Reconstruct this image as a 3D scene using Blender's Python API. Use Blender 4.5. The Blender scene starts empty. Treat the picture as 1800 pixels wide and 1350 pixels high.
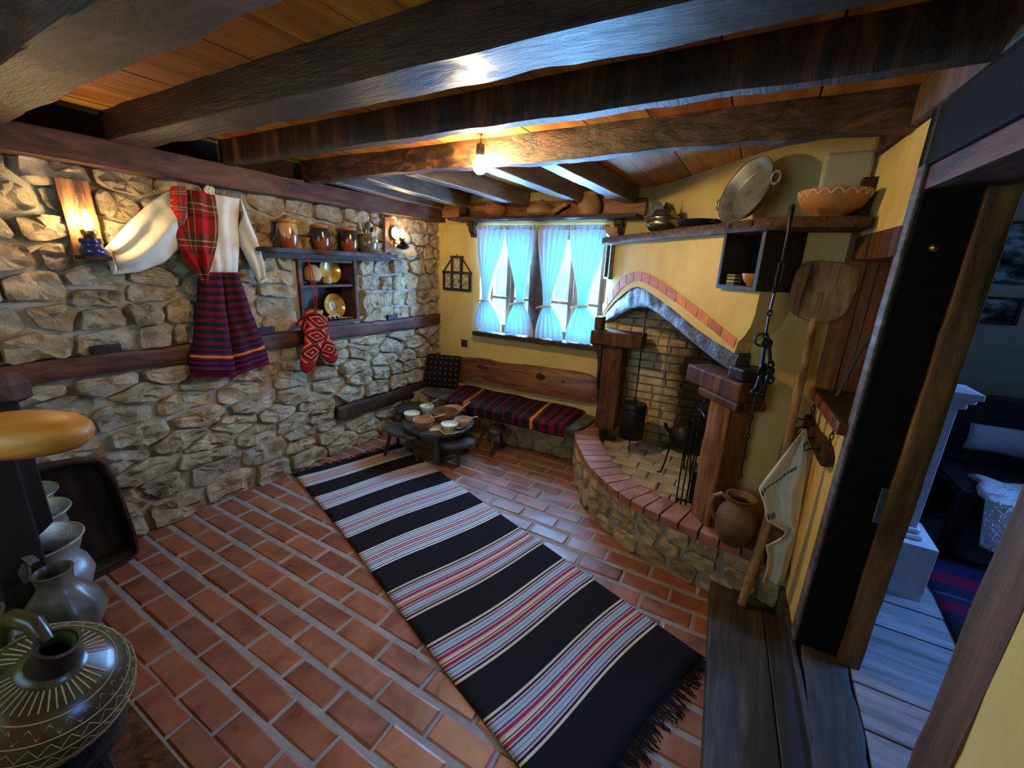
import bpy, math, random
from mathutils import Vector, Matrix, noise
random.seed(7)
PI = math.pi
S = bpy.context.scene
COL = S.collection

# ---------------------------------------------------------------- camera, light, exposure
cam = bpy.data.cameras.new('camera')
camo = bpy.data.objects.new('camera', cam); COL.objects.link(camo)
cam.sensor_width = 36.0; cam.lens = 14.848; cam.clip_start = 0.02
YAW, PIT, ROLL = -0.507524, 0.27544, 0.0436520
fw = Vector((math.sin(YAW)*math.cos(PIT), math.cos(YAW)*math.cos(PIT), -math.sin(PIT)))
rt = fw.cross(Vector((0, 0, 1))).normalized(); up = rt.cross(fw)
r2 = math.cos(ROLL)*rt + math.sin(ROLL)*up; u2 = -math.sin(ROLL)*rt + math.cos(ROLL)*up
camo.matrix_world = Matrix(((r2.x, u2.x, -fw.x, 2.885), (r2.y, u2.y, -fw.y, 0.0), (r2.z, u2.z, -fw.z, 1.6), (0, 0, 0, 1)))
S.camera = camo
S.view_settings.view_transform = 'Standard'; S.view_settings.look = 'None'
S.view_settings.gamma = 1.0; S.view_settings.use_curve_mapping = False
S.view_settings.exposure = 0.22
S.cycles.use_denoising = True
S.cycles.max_bounces = 8; S.cycles.transparent_max_bounces = 12
S.cycles.sample_clamp_indirect = 6.0
S.cycles.caustics_reflective = False; S.cycles.caustics_refractive = False
wd = bpy.data.worlds.new('sky'); S.world = wd; wd.use_nodes = True
wb = wd.node_tree.nodes['Background']; wb.inputs[0].default_value = (0.42, 0.72, 1.0, 1); wb.inputs[1].default_value = 3.2

def area(name, loc, target, sx, sy, power, color, spread=180):
    l = bpy.data.lights.new(name, 'AREA'); l.shape = 'RECTANGLE'; l.size = sx; l.size_y = sy
    l.energy = power; l.color = color; l.spread = math.radians(spread)
    o = bpy.data.objects.new(name, l); COL.objects.link(o); o.location = loc
    o.rotation_euler = (Vector(target)-Vector(loc)).to_track_quat('-Z', 'Y').to_euler()
    return o
DAY = (0.22, 0.52, 1.0)
area('daylight_back_window', (1.17, 3.86, 1.45), (1.25, 1.0, 1.25), 1.28, 1.0, 750, DAY)
area('daylight_next_room', (5.28, 2.5, 1.85), (3.6, 1.9, 0.2), 0.6, 0.6, 13, (0.12, 0.32, 1.0), 80)
area('fill_behind_camera', (1.6, -1.3, 1.75), (1.3, 2.0, 0.9), 1.3, 1.1, 2.6, (0.50, 0.70, 1.0))  # added soft fill lamp behind the camera

# ---------------------------------------------------------------- materials
def nt(m): return m.node_tree.nodes, m.node_tree.links
def ramp(N, stops, interp='LINEAR'):
    r = N.new('ShaderNodeValToRGB'); r.color_ramp.interpolation = interp
    e = r.color_ramp.elements
    while len(e) < len(stops): e.new(0.5)
    for i, (p, c) in enumerate(stops): e[i].position = p
    for i, (p, c) in enumerate(stops): e[i].position = p; e[i].color = (c[0], c[1], c[2], 1)
    return r
def coords(N, L, scale=(1, 1, 1), rnd=True, kind='Object'):
    t = N.new('ShaderNodeTexCoord'); mp = N.new('ShaderNodeMapping'); mp.inputs['Scale'].default_value = scale
    if rnd:
        oi = N.new('ShaderNodeObjectInfo'); ml = N.new('ShaderNodeMath'); ml.operation = 'MULTIPLY'; ml.inputs[1].default_value = 37.0
        L.new(oi.outputs['Random'], ml.inputs[0])
        ad = N.new('ShaderNodeVectorMath'); ad.operation = 'ADD'
        L.new(t.outputs[kind], ad.inputs[0]); L.new(ml.outputs[0], ad.inputs[1]); L.new(ad.outputs[0], mp.inputs[0])
    else: L.new(t.outputs[kind], mp.inputs[0])
    return mp
def ntex(N, L, vec, scale, detail=6, rough=0.6, dist=0.0):
    n = N.new('ShaderNodeTexNoise'); n.inputs['Scale'].default_value = scale; n.inputs['Detail'].default_value = detail
    n.inputs['Roughness'].default_value = rough; n.inputs['Distortion'].default_value = dist
    L.new(vec.outputs[0], n.inputs['Vector']); return n
def mix(N, L, fac, a, b, mode='MIX'):
    m = N.new('ShaderNodeMix'); m.data_type = 'RGBA'; m.blend_type = mode
    for sock, v in ((m.inputs['Factor'], fac), (m.inputs[6], a), (m.inputs[7], b)):
        if hasattr(v, 'is_linked'): L.new(v, sock)
        elif isinstance(v, (int, float)): sock.default_value = v
        else: sock.default_value = (v[0], v[1], v[2], 1)
    return m.outputs[2]
def base(name, rough=0.7, spec=0.5, metal=0.0):
    m = bpy.data.materials.new(name); m.use_nodes = True
    b = m.node_tree.nodes['Principled BSDF']
    b.inputs['Roughness'].default_value = rough; b.inputs['Metallic'].default_value = metal
    b.inputs['Specular IOR Level'].default_value = spec
    return m, b
def bump(N, L, b, h, strength=0.3, dist=0.01):
    bp = N.new('ShaderNodeBump'); bp.inputs['Strength'].default_value = strength; bp.inputs['Distance'].default_value = dist
    L.new(h, bp.inputs['Height']); L.new(bp.outputs[0], b.inputs['Normal'])
def grain(name, stops, scale=(1, 1, 1), ns=6, rough=0.7, bs=0.3, bd=0.01, spec=0.4, var=0.0, metal=0.0, dist=0.0, rnd=True, detail=7):
    """noise-coloured surface with matching relief; scale stretches the grain; var = brightness change from piece to piece"""
    m, b = base(name, rough, spec, metal); N, L = nt(m)
    v = coords(N, L, scale, rnd); n = ntex(N, L, v, ns, detail, 0.62, dist)
    r = ramp(N, stops); L.new(n.outputs['Fac'], r.inputs[0]); out = r.outputs[0]
    if var:
        oi = N.new('ShaderNodeObjectInfo'); mr = N.new('ShaderNodeMapRange')
        mr.inputs['To Min'].default_value = 1-var; mr.inputs['To Max'].default_value = 1+var
        L.new(oi.outputs['Random'], mr.inputs[0])
        hs = N.new('ShaderNodeHueSaturation'); L.new(mr.outputs[0], hs.inputs['Value']); L.new(out, hs.inputs['Color'])
        m2 = N.new('ShaderNodeMath'); m2.operation = 'MULTIPLY_ADD'; m2.inputs[1].default_value = 0.05*var*4; m2.inputs[2].default_value = 0.5-0.025*var*4
        L.new(oi.outputs['Random'], m2.inputs[0]); L.new(m2.outputs[0], hs.inputs['Hue']); out = hs.outputs[0]
    L.new(out, b.inputs['Base Color'])
    n2 = ntex(N, L, v, ns*3.1, 8, 0.7)
    ad = N.new('ShaderNodeMath'); ad.operation = 'ADD'; L.new(n.outputs['Fac'], ad.inputs[0]); L.new(n2.outputs['Fac'], ad.inputs[1])
    if bs: bump(N, L, b, ad.outputs[0], bs, bd)
    return m
def plain(name, c, rough=0.6, metal=0.0, spec=0.5, bs=0.0, ns=40):
    return grain(name, [(0.25, [x*0.82 for x in c]), (0.75, [min(1, x*1.12) for x in c])], ns=ns, rough=rough, metal=metal, spec=spec, bs=bs, bd=0.004)
def emis(name, c, s):
    m = bpy.data.materials.new(name); m.use_nodes = True; N, L = nt(m)
    N.clear(); e = N.new('ShaderNodeEmission'); e.inputs[0].default_value = (*c, 1); e.inputs[1].default_value = s
    o = N.new('ShaderNodeOutputMaterial'); L.new(e.outputs[0], o.inputs[0]); return m
def glass(name, tint=(1, 1, 1), refl=0.08):
    m = bpy.data.materials.new(name); m.use_nodes = True; N, L = nt(m); N.clear()
    t = N.new('ShaderNodeBsdfTransparent'); t.inputs[0].default_value = (*tint, 1)
    g = N.new('ShaderNodeBsdfGlossy'); g.inputs['Roughness'].default_value = 0.03
    x = N.new('ShaderNodeMixShader'); x.inputs[0].default_value = refl
    o = N.new('ShaderNodeOutputMaterial'); L.new(t.outputs[0], x.inputs[1]); L.new(g.outputs[0], x.inputs[2]); L.new(x.outputs[0], o.inputs[0]); return m
def uvaxis(N, L, ax):
    t = N.new('ShaderNodeTexCoord'); s = N.new('ShaderNodeSeparateXYZ'); L.new(t.outputs['UV'], s.inputs[0]); return s.outputs[ax]
def fract(N, L, sock, mul, add=0.0):
    a = N.new('ShaderNodeMath'); a.operation = 'MULTIPLY_ADD'; a.inputs[1].default_value = mul; a.inputs[2].default_value = add; L.new(sock, a.inputs[0])
    f = N.new('ShaderNodeMath'); f.operation = 'FRACT'; L.new(a.outputs[0], f.inputs[0]); return f.outputs[0]
def weave(N, L, b, scale=500, s=0.25):
    v = coords(N, L, (1, 1, 1), False); n = ntex(N, L, v, scale, 2, 0.6); bump(N, L, b, n.outputs['Fac'], s, 0.003)
def stripe_mat(name, stops, ax=1, rep=1.0, rough=0.95):
    m, b = base(name, rough, 0.1); N, L = nt(m)
    s = uvaxis(N, L, ax); f = fract(N, L, s, rep) if rep != 1.0 else s
    r = ramp(N, stops, 'CONSTANT'); L.new(f, r.inputs[0])
    v = coords(N, L, (1, 1, 1), False); n = ntex(N, L, v, 260, 3, 0.6)
    r2 = ramp(N, [(0.3, (0.7, 0.7, 0.7)), (0.7, (1.2, 1.2, 1.2))]); L.new(n.outputs['Fac'], r2.inputs[0])
    L.new(mix(N, L, 1.0, r.outputs[0], r2.outputs[0], 'MULTIPLY'), b.inputs['Base Color'])
    bump(N, L, b, n.outputs['Fac'], 0.3, 0.003); return m

# woods
M = {}
M['beam_dark'] = grain('beam_dark', [(0.36, (0.007, 0.005, 0.004)), (0.53, (0.034, 0.015, 0.007)), (0.70, (0.115, 0.046, 0.017))], (1.0, 5, 5), 3.2, 0.42, 0.55, 0.03, 0.55, dist=0.7)
M['beam_streak'] = grain('beam_streak', [(0.40, (0.006, 0.004, 0.003)), (0.54, (0.035, 0.014, 0.006)), (0.68, (0.15, 0.055, 0.018))], (9, 2, 1.2), 2.2, 0.45, 0.5, 0.02, 0.5, dist=0.4)
M['beam_orange'] = grain('beam_orange', [(0.38, (0.010, 0.006, 0.004)), (0.53, (0.085, 0.035, 0.012)), (0.70, (0.25, 0.105, 0.030))], (2.0, 5, 5), 2.6, 0.5, 0.6, 0.025, 0.5, dist=1.6)
M['plate'] = grain('plate', [(0.35, (0.026, 0.011, 0.008)), (0.52, (0.095, 0.036, 0.022)), (0.7, (0.17, 0.07, 0.04))], (5, 1.1, 5), 2.5, 0.62, 0.35, 0.012, 0.3, dist=0.9)
M['back_beam'] = grain('back_beam', [(0.35, (0.10, 0.035, 0.010)), (0.52, (0.26, 0.10, 0.026)), (0.7, (0.42, 0.19, 0.055))], (1, 6, 9), 2.5, 0.5, 0.3, 0.01, dist=0.6)
M['joist'] = grain('joist', [(0.35, (0.09, 0.06, 0.045)), (0.55, (0.19, 0.135, 0.105)), (0.72, (0.30, 0.23, 0.18))], (6, 1, 6), 3, 0.38, 0.3, 0.01, 0.7)
M['ceil_plank'] = grain('ceil_plank', [(0.32, (0.30, 0.095, 0.018)), (0.52, (0.56, 0.225, 0.050)), (0.7, (0.70, 0.33, 0.090))], (8, 1, 8), 1.5, 0.55, 0.12, 0.006, var=0.16, dist=0.8)
M['gap_dark'] = plain('gap_dark', (0.02, 0.012, 0.008), 0.9)
M['dark_wood'] = grain('dark_wood', [(0.33, (0.014, 0.007, 0.005)), (0.55, (0.055, 0.024, 0.014)), (0.72, (0.12, 0.055, 0.03))], (4, 4, 4), 3, 0.6, 0.25, 0.006, 0.3, dist=0.8)
M['brown_wood'] = grain('brown_wood', [(0.33, (0.030, 0.012, 0.005)), (0.55, (0.10, 0.040, 0.015)), (0.72, (0.20, 0.085, 0.030))], (7, 7, 1), 3.0, 0.65, 0.4, 0.008, 0.25, dist=0.7)
M['post_wood'] = grain('post_wood', [(0.33, (0.07, 0.025, 0.009)), (0.55, (0.22, 0.085, 0.026)), (0.72, (0.34, 0.15, 0.05))], (9, 9, 1), 3.0, 0.6, 0.4, 0.008, 0.3, dist=0.5)
M['bench_wood'] = grain('bench_wood', [(0.33, (0.07, 0.026, 0.009)), (0.52, (0.20, 0.078, 0.024)), (0.72, (0.32, 0.14, 0.05))], (1, 7, 7), 2.6, 0.42, 0.2, 0.006, 0.5, dist=1.0)
M['grey_wood'] = grain('grey_wood', [(0.33, (0.05, 0.040, 0.034)), (0.55, (0.13, 0.11, 0.095)), (0.72, (0.22, 0.19, 0.17))], (9, 1.5, 9), 3, 0.6, 0.4, 0.008, 0.4, dist=0.8)
M['black_wood'] = grain('black_wood', [(0.33, (0.006, 0.005, 0.005)), (0.55, (0.016, 0.013, 0.013)), (0.72, (0.04, 0.034, 0.032))], (6, 6, 1), 3, 0.5, 0.3, 0.006, 0.4)
M['black_matte'] = plain('black_matte', (0.008, 0.007, 0.007), 0.85, spec=0.15)
M['dark_matte'] = plain('dark_matte', (0.030, 0.016, 0.010), 0.9, spec=0.15)
M['stool_wood'] = grain('stool_wood', [(0.33, (0.022, 0.020, 0.022)), (0.55, (0.050, 0.046, 0.048)), (0.72, (0.095, 0.088, 0.09))], (5, 2, 2), 5, 0.32, 0.2, 0.003, 0.7)
M['leg_wood'] = grain('leg_wood', [(0.33, (0.02, 0.010, 0.006)), (0.55, (0.07, 0.03, 0.014)), (0.72, (0.13, 0.06, 0.026))], (4, 4, 1), 6, 0.4, 0.2, 0.004)
M['jamb_wood'] = grain('jamb_wood', [(0.33, (0.06, 0.026, 0.006)), (0.55, (0.21, 0.10, 0.022)), (0.72, (0.34, 0.18, 0.045))], (8, 8, 1), 3, 0.55, 0.45, 0.008)
M['near_jamb'] = grain('near_jamb', [(0.33, (0.035, 0.018, 0.010)), (0.55, (0.10, 0.05, 0.026)), (0.72, (0.17, 0.09, 0.045))], (9, 9, 1), 3, 0.7, 0.4, 0.006)
M['panel_wood'] = grain('panel_wood', [(0.33, (0.10, 0.036, 0.008)), (0.55, (0.24, 0.095, 0.022)), (0.72, (0.36, 0.16, 0.045))], (8, 8, 1), 2.5, 0.5, 0.2, 0.005, var=0.15, dist=0.5)
M['lamp_board'] = grain('lamp_board', [(0.33, (0.07, 0.026, 0.009)), (0.5, (0.23, 0.09, 0.028)), (0.7, (0.40, 0.19, 0.07))], (10, 10, 0.8), 3, 0.5, 0.5, 0.008)
M['peel_wood'] = grain('peel_wood', [(0.34, (0.05, 0.025, 0.010)), (0.48, (0.30, 0.17, 0.065)), (0.66, (0.52, 0.34, 0.155))], (8, 4, 1), 2.6, 0.7, 0.3, 0.006, 0.3, dist=0.6)
M['honey_wood'] = grain('honey_wood', [(0.3, (0.34, 0.12, 0.015)), (0.5, (0.48, 0.20, 0.030)), (0.7, (0.58, 0.27, 0.05))], (1.2, 3, 14), 2.6, 0.45, 0.05, 0.003, 0.3, dist=0.4)
M['bowl_wood'] = grain('bowl_wood', [(0.3, (0.14, 0.06, 0.022)), (0.5, (0.27, 0.125, 0.048)), (0.7, (0.38, 0.19, 0.08))], (2, 2, 6), 6, 0.4, 0.1, 0.003)
M['table_bowl'] = grain('table_bowl', [(0.3, (0.07, 0.03, 0.012)), (0.5, (0.15, 0.07, 0.028)), (0.7, (0.24, 0.12, 0.05))], (2, 2, 6), 6, 0.35, 0.1, 0.003)
M['spoon_wood'] = grain('spoon_wood', [(0.3, (0.48, 0.25, 0.12)), (0.7, (0.68, 0.42, 0.23))], (2, 2, 2), 10, 0.5, 0.05, 0.002)
M['room_board'] = grain('room_board', [(0.3, (0.14, 0.125, 0.11)), (0.5, (0.27, 0.25, 0.23)), (0.7, (0.38, 0.36, 0.33))], (1.2, 10, 4), 2.6, 0.6, 0.3, 0.005, var=0.12)
M['step_wood'] = grain('step_wood', [(0.33, (0.022, 0.017, 0.012)), (0.55, (0.055, 0.044, 0.032)), (0.72, (0.11, 0.09, 0.068))], (10, 1.2, 4), 2.4, 0.62, 0.3, 0.006, 0.35, dist=0.6)
# masonry
def stone_mat(name, stops, ns=5.0):
    m, b = base(name, 0.92, 0.2); N, L = nt(m)
    v = coords(N, L, (1, 1, 1)); n = ntex(N, L, v, ns, 8, 0.65, 0.4)
    r = ramp(N, stops); L.new(n.outputs['Fac'], r.inputs[0])
    oi = N.new('ShaderNodeObjectInfo'); r3 = ramp(N, [(0.0, (0.78, 0.74, 0.70)), (0.3, (1.0, 0.97, 0.90)), (0.55, (1.08, 1.06, 1.02)), (0.75, (1.12, 0.98, 0.80)), (0.9, (0.90, 0.90, 0.92)), (1.0, (1.15, 1.08, 0.96))])
    L.new(oi.outputs['Random'], r3.inputs[0])
    L.new(mix(N, L, 1.0, r.outputs[0], r3.outputs[0], 'MULTIPLY'), b.inputs['Base Color'])
    n2 = ntex(N, L, v, 22, 9, 0.75); vo = N.new('ShaderNodeTexVoronoi'); vo.inputs['Scale'].default_value = 26; L.new(v.outputs[0], vo.inputs['Vector'])
    a = N.new('ShaderNodeMath'); a.operation = 'MULTIPLY_ADD'; a.inputs[1].default_value = 0.35; L.new(vo.outputs['Distance'], a.inputs[0]); L.new(n2.outputs['Fac'], a.inputs[2])
    bump(N, L, b, a.outputs[0], 0.9, 0.032); return m
M['stone'] = stone_mat('stone', [(0.30, (0.20, 0.15, 0.09)), (0.44, (0.44, 0.36, 0.245)), (0.58, (0.57, 0.485, 0.355)), (0.72, (0.70, 0.62, 0.49))], 8.0)
M['curb_stone'] = stone_mat('curb_stone', [(0.28, (0.20, 0.14, 0.065)), (0.45, (0.50, 0.39, 0.21)), (0.6, (0.66, 0.54, 0.32)), (0.75, (0.76, 0.66, 0.44))], 9)
M['mortar'] = grain('mortar', [(0.3, (0.32, 0.29, 0.24)), (0.7, (0.47, 0.44, 0.38))], ns=9, rough=0.95, bs=0.5, bd=0.01, spec=0.1)
M['mortar_curb'] = grain('mortar_curb', [(0.3, (0.27, 0.24, 0.18)), (0.7, (0.42, 0.38, 0.29))], ns=9, rough=0.95, bs=0.5, bd=0.01, spec=0.1)
M['floor_joint'] = grain('floor_joint', [(0.3, (0.22, 0.21, 0.195)), (0.7, (0.34, 0.325, 0.30))], ns=14, rough=0.85, bs=0.3, bd=0.004, spec=0.3)
def tile_mat(name, stops, rough=0.34):
    m, b = base(name, rough, 0.5); N, L = nt(m)
    v = coords(N, L, (1, 1, 1)); n = ntex(N, L, v, 6, 7, 0.6, 0.8)
    r = ramp(N, stops); L.new(n.outputs['Fac'], r.inputs[0])
    oi = N.new('ShaderNodeObjectInfo'); r3 = ramp(N, [(0.0, (0.78, 0.72, 0.74)), (0.25, (1.0, 0.92, 0.88)), (0.5, (0.92, 0.9, 0.92)), (0.75, (1.12, 1.02, 0.9)), (1.0, (1.18, 1.12, 1.05))])
    L.new(oi.outputs['Random'], r3.inputs[0]); c = mix(N, L, 1.0, r.outputs[0], r3.outputs[0], 'MULTIPLY')
    # dark burn marks near the middle of some tiles
    n4 = ntex(N, L, v, 9, 3, 0.5); r4 = ramp(N, [(0.64, (0, 0, 0)), (0.74, (0.75, 0.75, 0.75))]); L.new(n4.outputs['Fac'], r4.inputs[0])
    L.new(mix(N, L, r4.outputs[0], c, (0.10, 0.085, 0.08)), b.inputs['Base Color'])
    n2 = ntex(N, L, v, 45, 6, 0.7); bump(N, L, b, n2.outputs['Fac'], 0.18, 0.004)
    r5 = ramp(N, [(0.3, (rough-0.08,)*3), (0.7, (rough+0.16,)*3)]); L.new(n.outputs['Fac'], r5.inputs[0]); L.new(r5.outputs[0], b.inputs['Roughness'])
    return m
M['tile'] = tile_mat('tile', [(0.28, (0.15, 0.052, 0.034)), (0.48, (0.26, 0.094, 0.053)), (0.66, (0.34, 0.135, 0.070)), (0.8, (0.37, 0.20, 0.125))])
M['cap_brick'] = tile_mat('cap_brick', [(0.28, (0.17, 0.058, 0.036)), (0.48, (0.32, 0.115, 0.062)), (0.66, (0.44, 0.18, 0.10)), (0.8, (0.48, 0.24, 0.15))], 0.5)
M['arch_brick'] = tile_mat('arch_brick', [(0.3, (0.40, 0.11, 0.035)), (0.5, (0.56, 0.18, 0.06)), (0.7, (0.66, 0.26, 0.10))], 0.75)
M['hearth_tile'] = grain('hearth_tile', [(0.3, (0.32, 0.28, 0.19)), (0.5, (0.58, 0.53, 0.40)), (0.7, (0.72, 0.68, 0.54))], ns=7, rough=0.85, bs=0.4, bd=0.008, var=0.14)
def sooty(name, stops, var=0.2):
    m, b = base(name, 0.95, 0.1); N, L = nt(m)
    v = coords(N, L, (1, 1, 1)); n = ntex(N, L, v, 12, 7, 0.65)
    r = ramp(N, stops); L.new(n.outputs['Fac'], r.inputs[0])
    oi = N.new('ShaderNodeObjectInfo'); r3 = ramp(N, [(0.0, (0.75, 0.68, 0.6)), (0.4, (1, 0.95, 0.85)), (0.7, (1.05, 1.0, 0.95)), (0.85, (1.3, 0.9, 0.5)), (1.0, (1.1, 1.05, 1.0))]); L.new(oi.outputs['Random'], r3.inputs[0])
    c = mix(N, L, 1.0, r.outputs[0], r3.outputs[0], 'MULTIPLY')
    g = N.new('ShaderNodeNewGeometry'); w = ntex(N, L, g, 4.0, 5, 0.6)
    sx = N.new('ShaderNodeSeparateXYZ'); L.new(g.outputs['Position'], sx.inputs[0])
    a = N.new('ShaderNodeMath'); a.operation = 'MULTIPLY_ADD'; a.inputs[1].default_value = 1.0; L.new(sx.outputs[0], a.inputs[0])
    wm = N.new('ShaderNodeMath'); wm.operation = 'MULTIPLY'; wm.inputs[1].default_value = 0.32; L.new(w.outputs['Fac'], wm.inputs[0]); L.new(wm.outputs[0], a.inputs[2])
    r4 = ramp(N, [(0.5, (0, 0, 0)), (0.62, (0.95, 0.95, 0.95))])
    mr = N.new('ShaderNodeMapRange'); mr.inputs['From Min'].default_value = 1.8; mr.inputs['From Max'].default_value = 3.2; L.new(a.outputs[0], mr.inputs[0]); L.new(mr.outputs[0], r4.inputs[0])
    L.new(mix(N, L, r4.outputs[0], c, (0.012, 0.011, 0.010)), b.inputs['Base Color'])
    bump(N, L, b, n.outputs['Fac'], 0.6, 0.01); return m
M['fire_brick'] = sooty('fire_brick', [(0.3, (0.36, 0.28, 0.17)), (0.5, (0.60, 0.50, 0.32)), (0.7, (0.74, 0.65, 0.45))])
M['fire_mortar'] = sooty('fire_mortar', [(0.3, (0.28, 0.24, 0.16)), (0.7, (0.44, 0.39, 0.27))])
M['plaster'] = grain('plaster', [(0.28, (0.55, 0.39, 0.115)), (0.5, (0.67, 0.50, 0.17)), (0.72, (0.74, 0.58, 0.235))], (1.6, 1.6, 0.9), 2.2, 0.85, 0.08, 0.01, 0.2, rnd=False)
M['plaster_pale'] = grain('plaster_pale', [(0.28, (0.42, 0.37, 0.22)), (0.72, (0.54, 0.48, 0.31))], ns=3, rough=0.9, bs=0.08, spec=0.2)
M['grey_plaster'] = grain('grey_plaster', [(0.28, (0.27, 0.27, 0.255)), (0.72, (0.35, 0.35, 0.335))], ns=3, rough=0.9, bs=0.06, spec=0.2)
M['white_paint'] = plain('white_paint', (0.70, 0.69, 0.66), 0.5)
# metal, clay, cloth
M['iron'] = plain('iron', (0.020, 0.019, 0.018), 0.45, 0.6, bs=0.15)
M['black_sheet'] = plain('black_sheet', (0.012, 0.012, 0.012), 0.42, 0.3)
M['steel'] = plain('steel', (0.42, 0.43, 0.44), 0.3, 1.0)
M['tin'] = grain('tin', [(0.3, (0.16, 0.16, 0.125)), (0.5, (0.29, 0.29, 0.235)), (0.7, (0.42, 0.41, 0.34))], ns=9, rough=0.42, metal=0.6, bs=0.08, bd=0.004)
M['pewter'] = grain('pewter', [(0.3, (0.16, 0.15, 0.10)), (0.5, (0.30, 0.28, 0.19)), (0.7, (0.44, 0.41, 0.30))], ns=8, rough=0.26, metal=0.9, bs=0.06, bd=0.004)
M['pot_tin'] = grain('pot_tin', [(0.3, (0.28, 0.29, 0.29)), (0.7, (0.50, 0.51, 0.52))], ns=16, rough=0.3, metal=0.7, bs=0.35, bd=0.006)
M['brass'] = plain('brass', (0.55, 0.34, 0.08), 0.25, 1.0)
M['clay'] = grain('clay', [(0.3, (0.26, 0.13, 0.05)), (0.55, (0.40, 0.22, 0.09)), (0.75, (0.50, 0.31, 0.15))], ns=7, rough=0.8, bs=0.2, bd=0.004)
M['clay_red'] = grain('clay_red', [(0.3, (0.36, 0.13, 0.05)), (0.7, (0.52, 0.22, 0.09))], ns=7, rough=0.7, bs=0.15, bd=0.004)
M['clay_orange'] = grain('clay_orange', [(0.3, (0.42, 0.15, 0.035)), (0.7, (0.58, 0.24, 0.065))], ns=6, rough=0.6, bs=0.1, bd=0.003)
M['clay_pale'] = grain('clay_pale', [(0.3, (0.40, 0.24, 0.13)), (0.7, (0.56, 0.36, 0.21))], ns=9, rough=0.75, bs=0.15, bd=0.003)
M['slip'] = plain('slip', (0.72, 0.62, 0.46), 0.6)
M['pattern_line'] = plain('pattern_line', (0.40, 0.29, 0.17), 0.5)
M['jug_clay'] = grain('jug_clay', [(0.3, (0.06, 0.034, 0.018)), (0.5, (0.20, 0.10, 0.032)), (0.7, (0.33, 0.17, 0.055))], (1, 1, 0.7), 4.5, 0.6, 0.15, 0.004)
M['glaze_red'] = grain('glaze_red', [(0.3, (0.16, 0.032, 0.010)), (0.7, (0.34, 0.085, 0.024))], ns=6, rough=0.16, bs=0.03, spec=0.7)
M['glaze_tan'] = grain('glaze_tan', [(0.3, (0.52, 0.26, 0.10)), (0.7, (0.64, 0.36, 0.15))], ns=8, rough=0.2, bs=0.03, spec=0.7)
M['glaze_black'] = plain('glaze_black', (0.035, 0.024, 0.016), 0.16, spec=0.7)
M['glaze_olive'] = grain('glaze_olive', [(0.35, (0.045, 0.030, 0.016)), (0.5, (0.15, 0.12, 0.07)), (0.7, (0.30, 0.26, 0.18))], (2, 2, 1), 5, 0.22, 0.05, 0.003, 0.7)
M['glaze_grey'] = grain('glaze_grey', [(0.35, (0.03, 0.026, 0.018)), (0.5, (0.075, 0.068, 0.05)), (0.7, (0.15, 0.14, 0.11))], (2, 2, 1), 5, 0.3, 0.05, 0.003, 0.6)
M['glaze_yellow'] = grain('glaze_yellow', [(0.3, (0.30, 0.15, 0.018)), (0.5, (0.46, 0.26, 0.035)), (0.7, (0.58, 0.37, 0.07))], ns=9, rough=0.18, bs=0.04, spec=0.7)
M['glaze_green'] = grain('glaze_green', [(0.38, (0.062, 0.026, 0.012)), (0.5, (0.040, 0.034, 0.014)), (0.60, (0.055, 0.085, 0.024))], ns=5, rough=0.25, bs=0.05, spec=0.6)
M['glaze_brown'] = grain('glaze_brown', [(0.3, (0.045, 0.026, 0.014)), (0.7, (0.13, 0.085, 0.05))], ns=6, rough=0.25, bs=0.05, spec=0.6)
M['enamel_blue'] = plain('enamel_blue', (0.030, 0.030, 0.16), 0.2, spec=0.7)
M['food_white'] = plain('food_white', (0.74, 0.66, 0.44), 0.7, bs=0.2)
M['food_red'] = plain('food_red', (0.30, 0.09, 0.025), 0.6, bs=0.4, ns=90)
M['bread_cloth'] = plain('bread_cloth', (0.62, 0.50, 0.20), 0.9)
M['white_cloth'] = grain('white_cloth', [(0.3, (0.62, 0.58, 0.48)), (0.7, (0.78, 0.74, 0.64))], ns=7, rough=0.95, bs=0.12, bd=0.004, spec=0.1)
M['linen'] = grain('linen', [(0.3, (0.62, 0.57, 0.45)), (0.7, (0.76, 0.71, 0.59))], ns=9, rough=0.95, bs=0.1, bd=0.003, spec=0.1)
M['blue_cloth'] = plain('blue_cloth', (0.50, 0.56, 0.64), 0.9)
M['fleece'] = plain('fleece', (0.66, 0.64, 0.60), 0.95)
M['black_yarn'] = plain('black_yarn', (0.012, 0.010, 0.010), 0.95, spec=0.1)
M['red_yarn'] = plain('red_yarn', (0.42, 0.025, 0.02), 0.9, spec=0.1)
M['white_yarn'] = plain('white_yarn', (0.72, 0.66, 0.55), 0.9, spec=0.1)
M['paper'] = plain('paper', (0.55, 0.48, 0.36), 0.8)
M['photo_print'] = grain('photo_print', [(0.35, (0.05, 0.045, 0.035)), (0.5, (0.34, 0.30, 0.20)), (0.66, (0.70, 0.64, 0.46))], ns=26, rough=0.5, bs=0)
M['picture_print'] = grain('picture_print', [(0.42, (0.016, 0.017, 0.018)), (0.52, (0.10, 0.12, 0.14)), (0.6, (0.30, 0.40, 0.52))], (1, 1, 2), 7, 0.2, 0, rnd=True)
M['switch'] = plain('switch', (0.045, 0.020, 0.010), 0.4)
M['cable'] = plain('cable', (0.015, 0.015, 0.016), 0.5)
M['glass'] = glass('glass'); M['lamp_glass'] = glass('lamp_glass', (1, 0.98, 0.94), 0.06)
M['bulb'] = emis('bulb', (1.0, 0.72, 0.36), 680.0)
M['flame'] = emis('flame', (1.0, 0.68, 0.33), 360.0)
M['outside_wall'] = grain('outside_wall', [(0.35, (0.30, 0.30, 0.30)), (0.65, (0.72, 0.72, 0.72))], ns=1.6, rough=0.9, bs=0)
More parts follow.
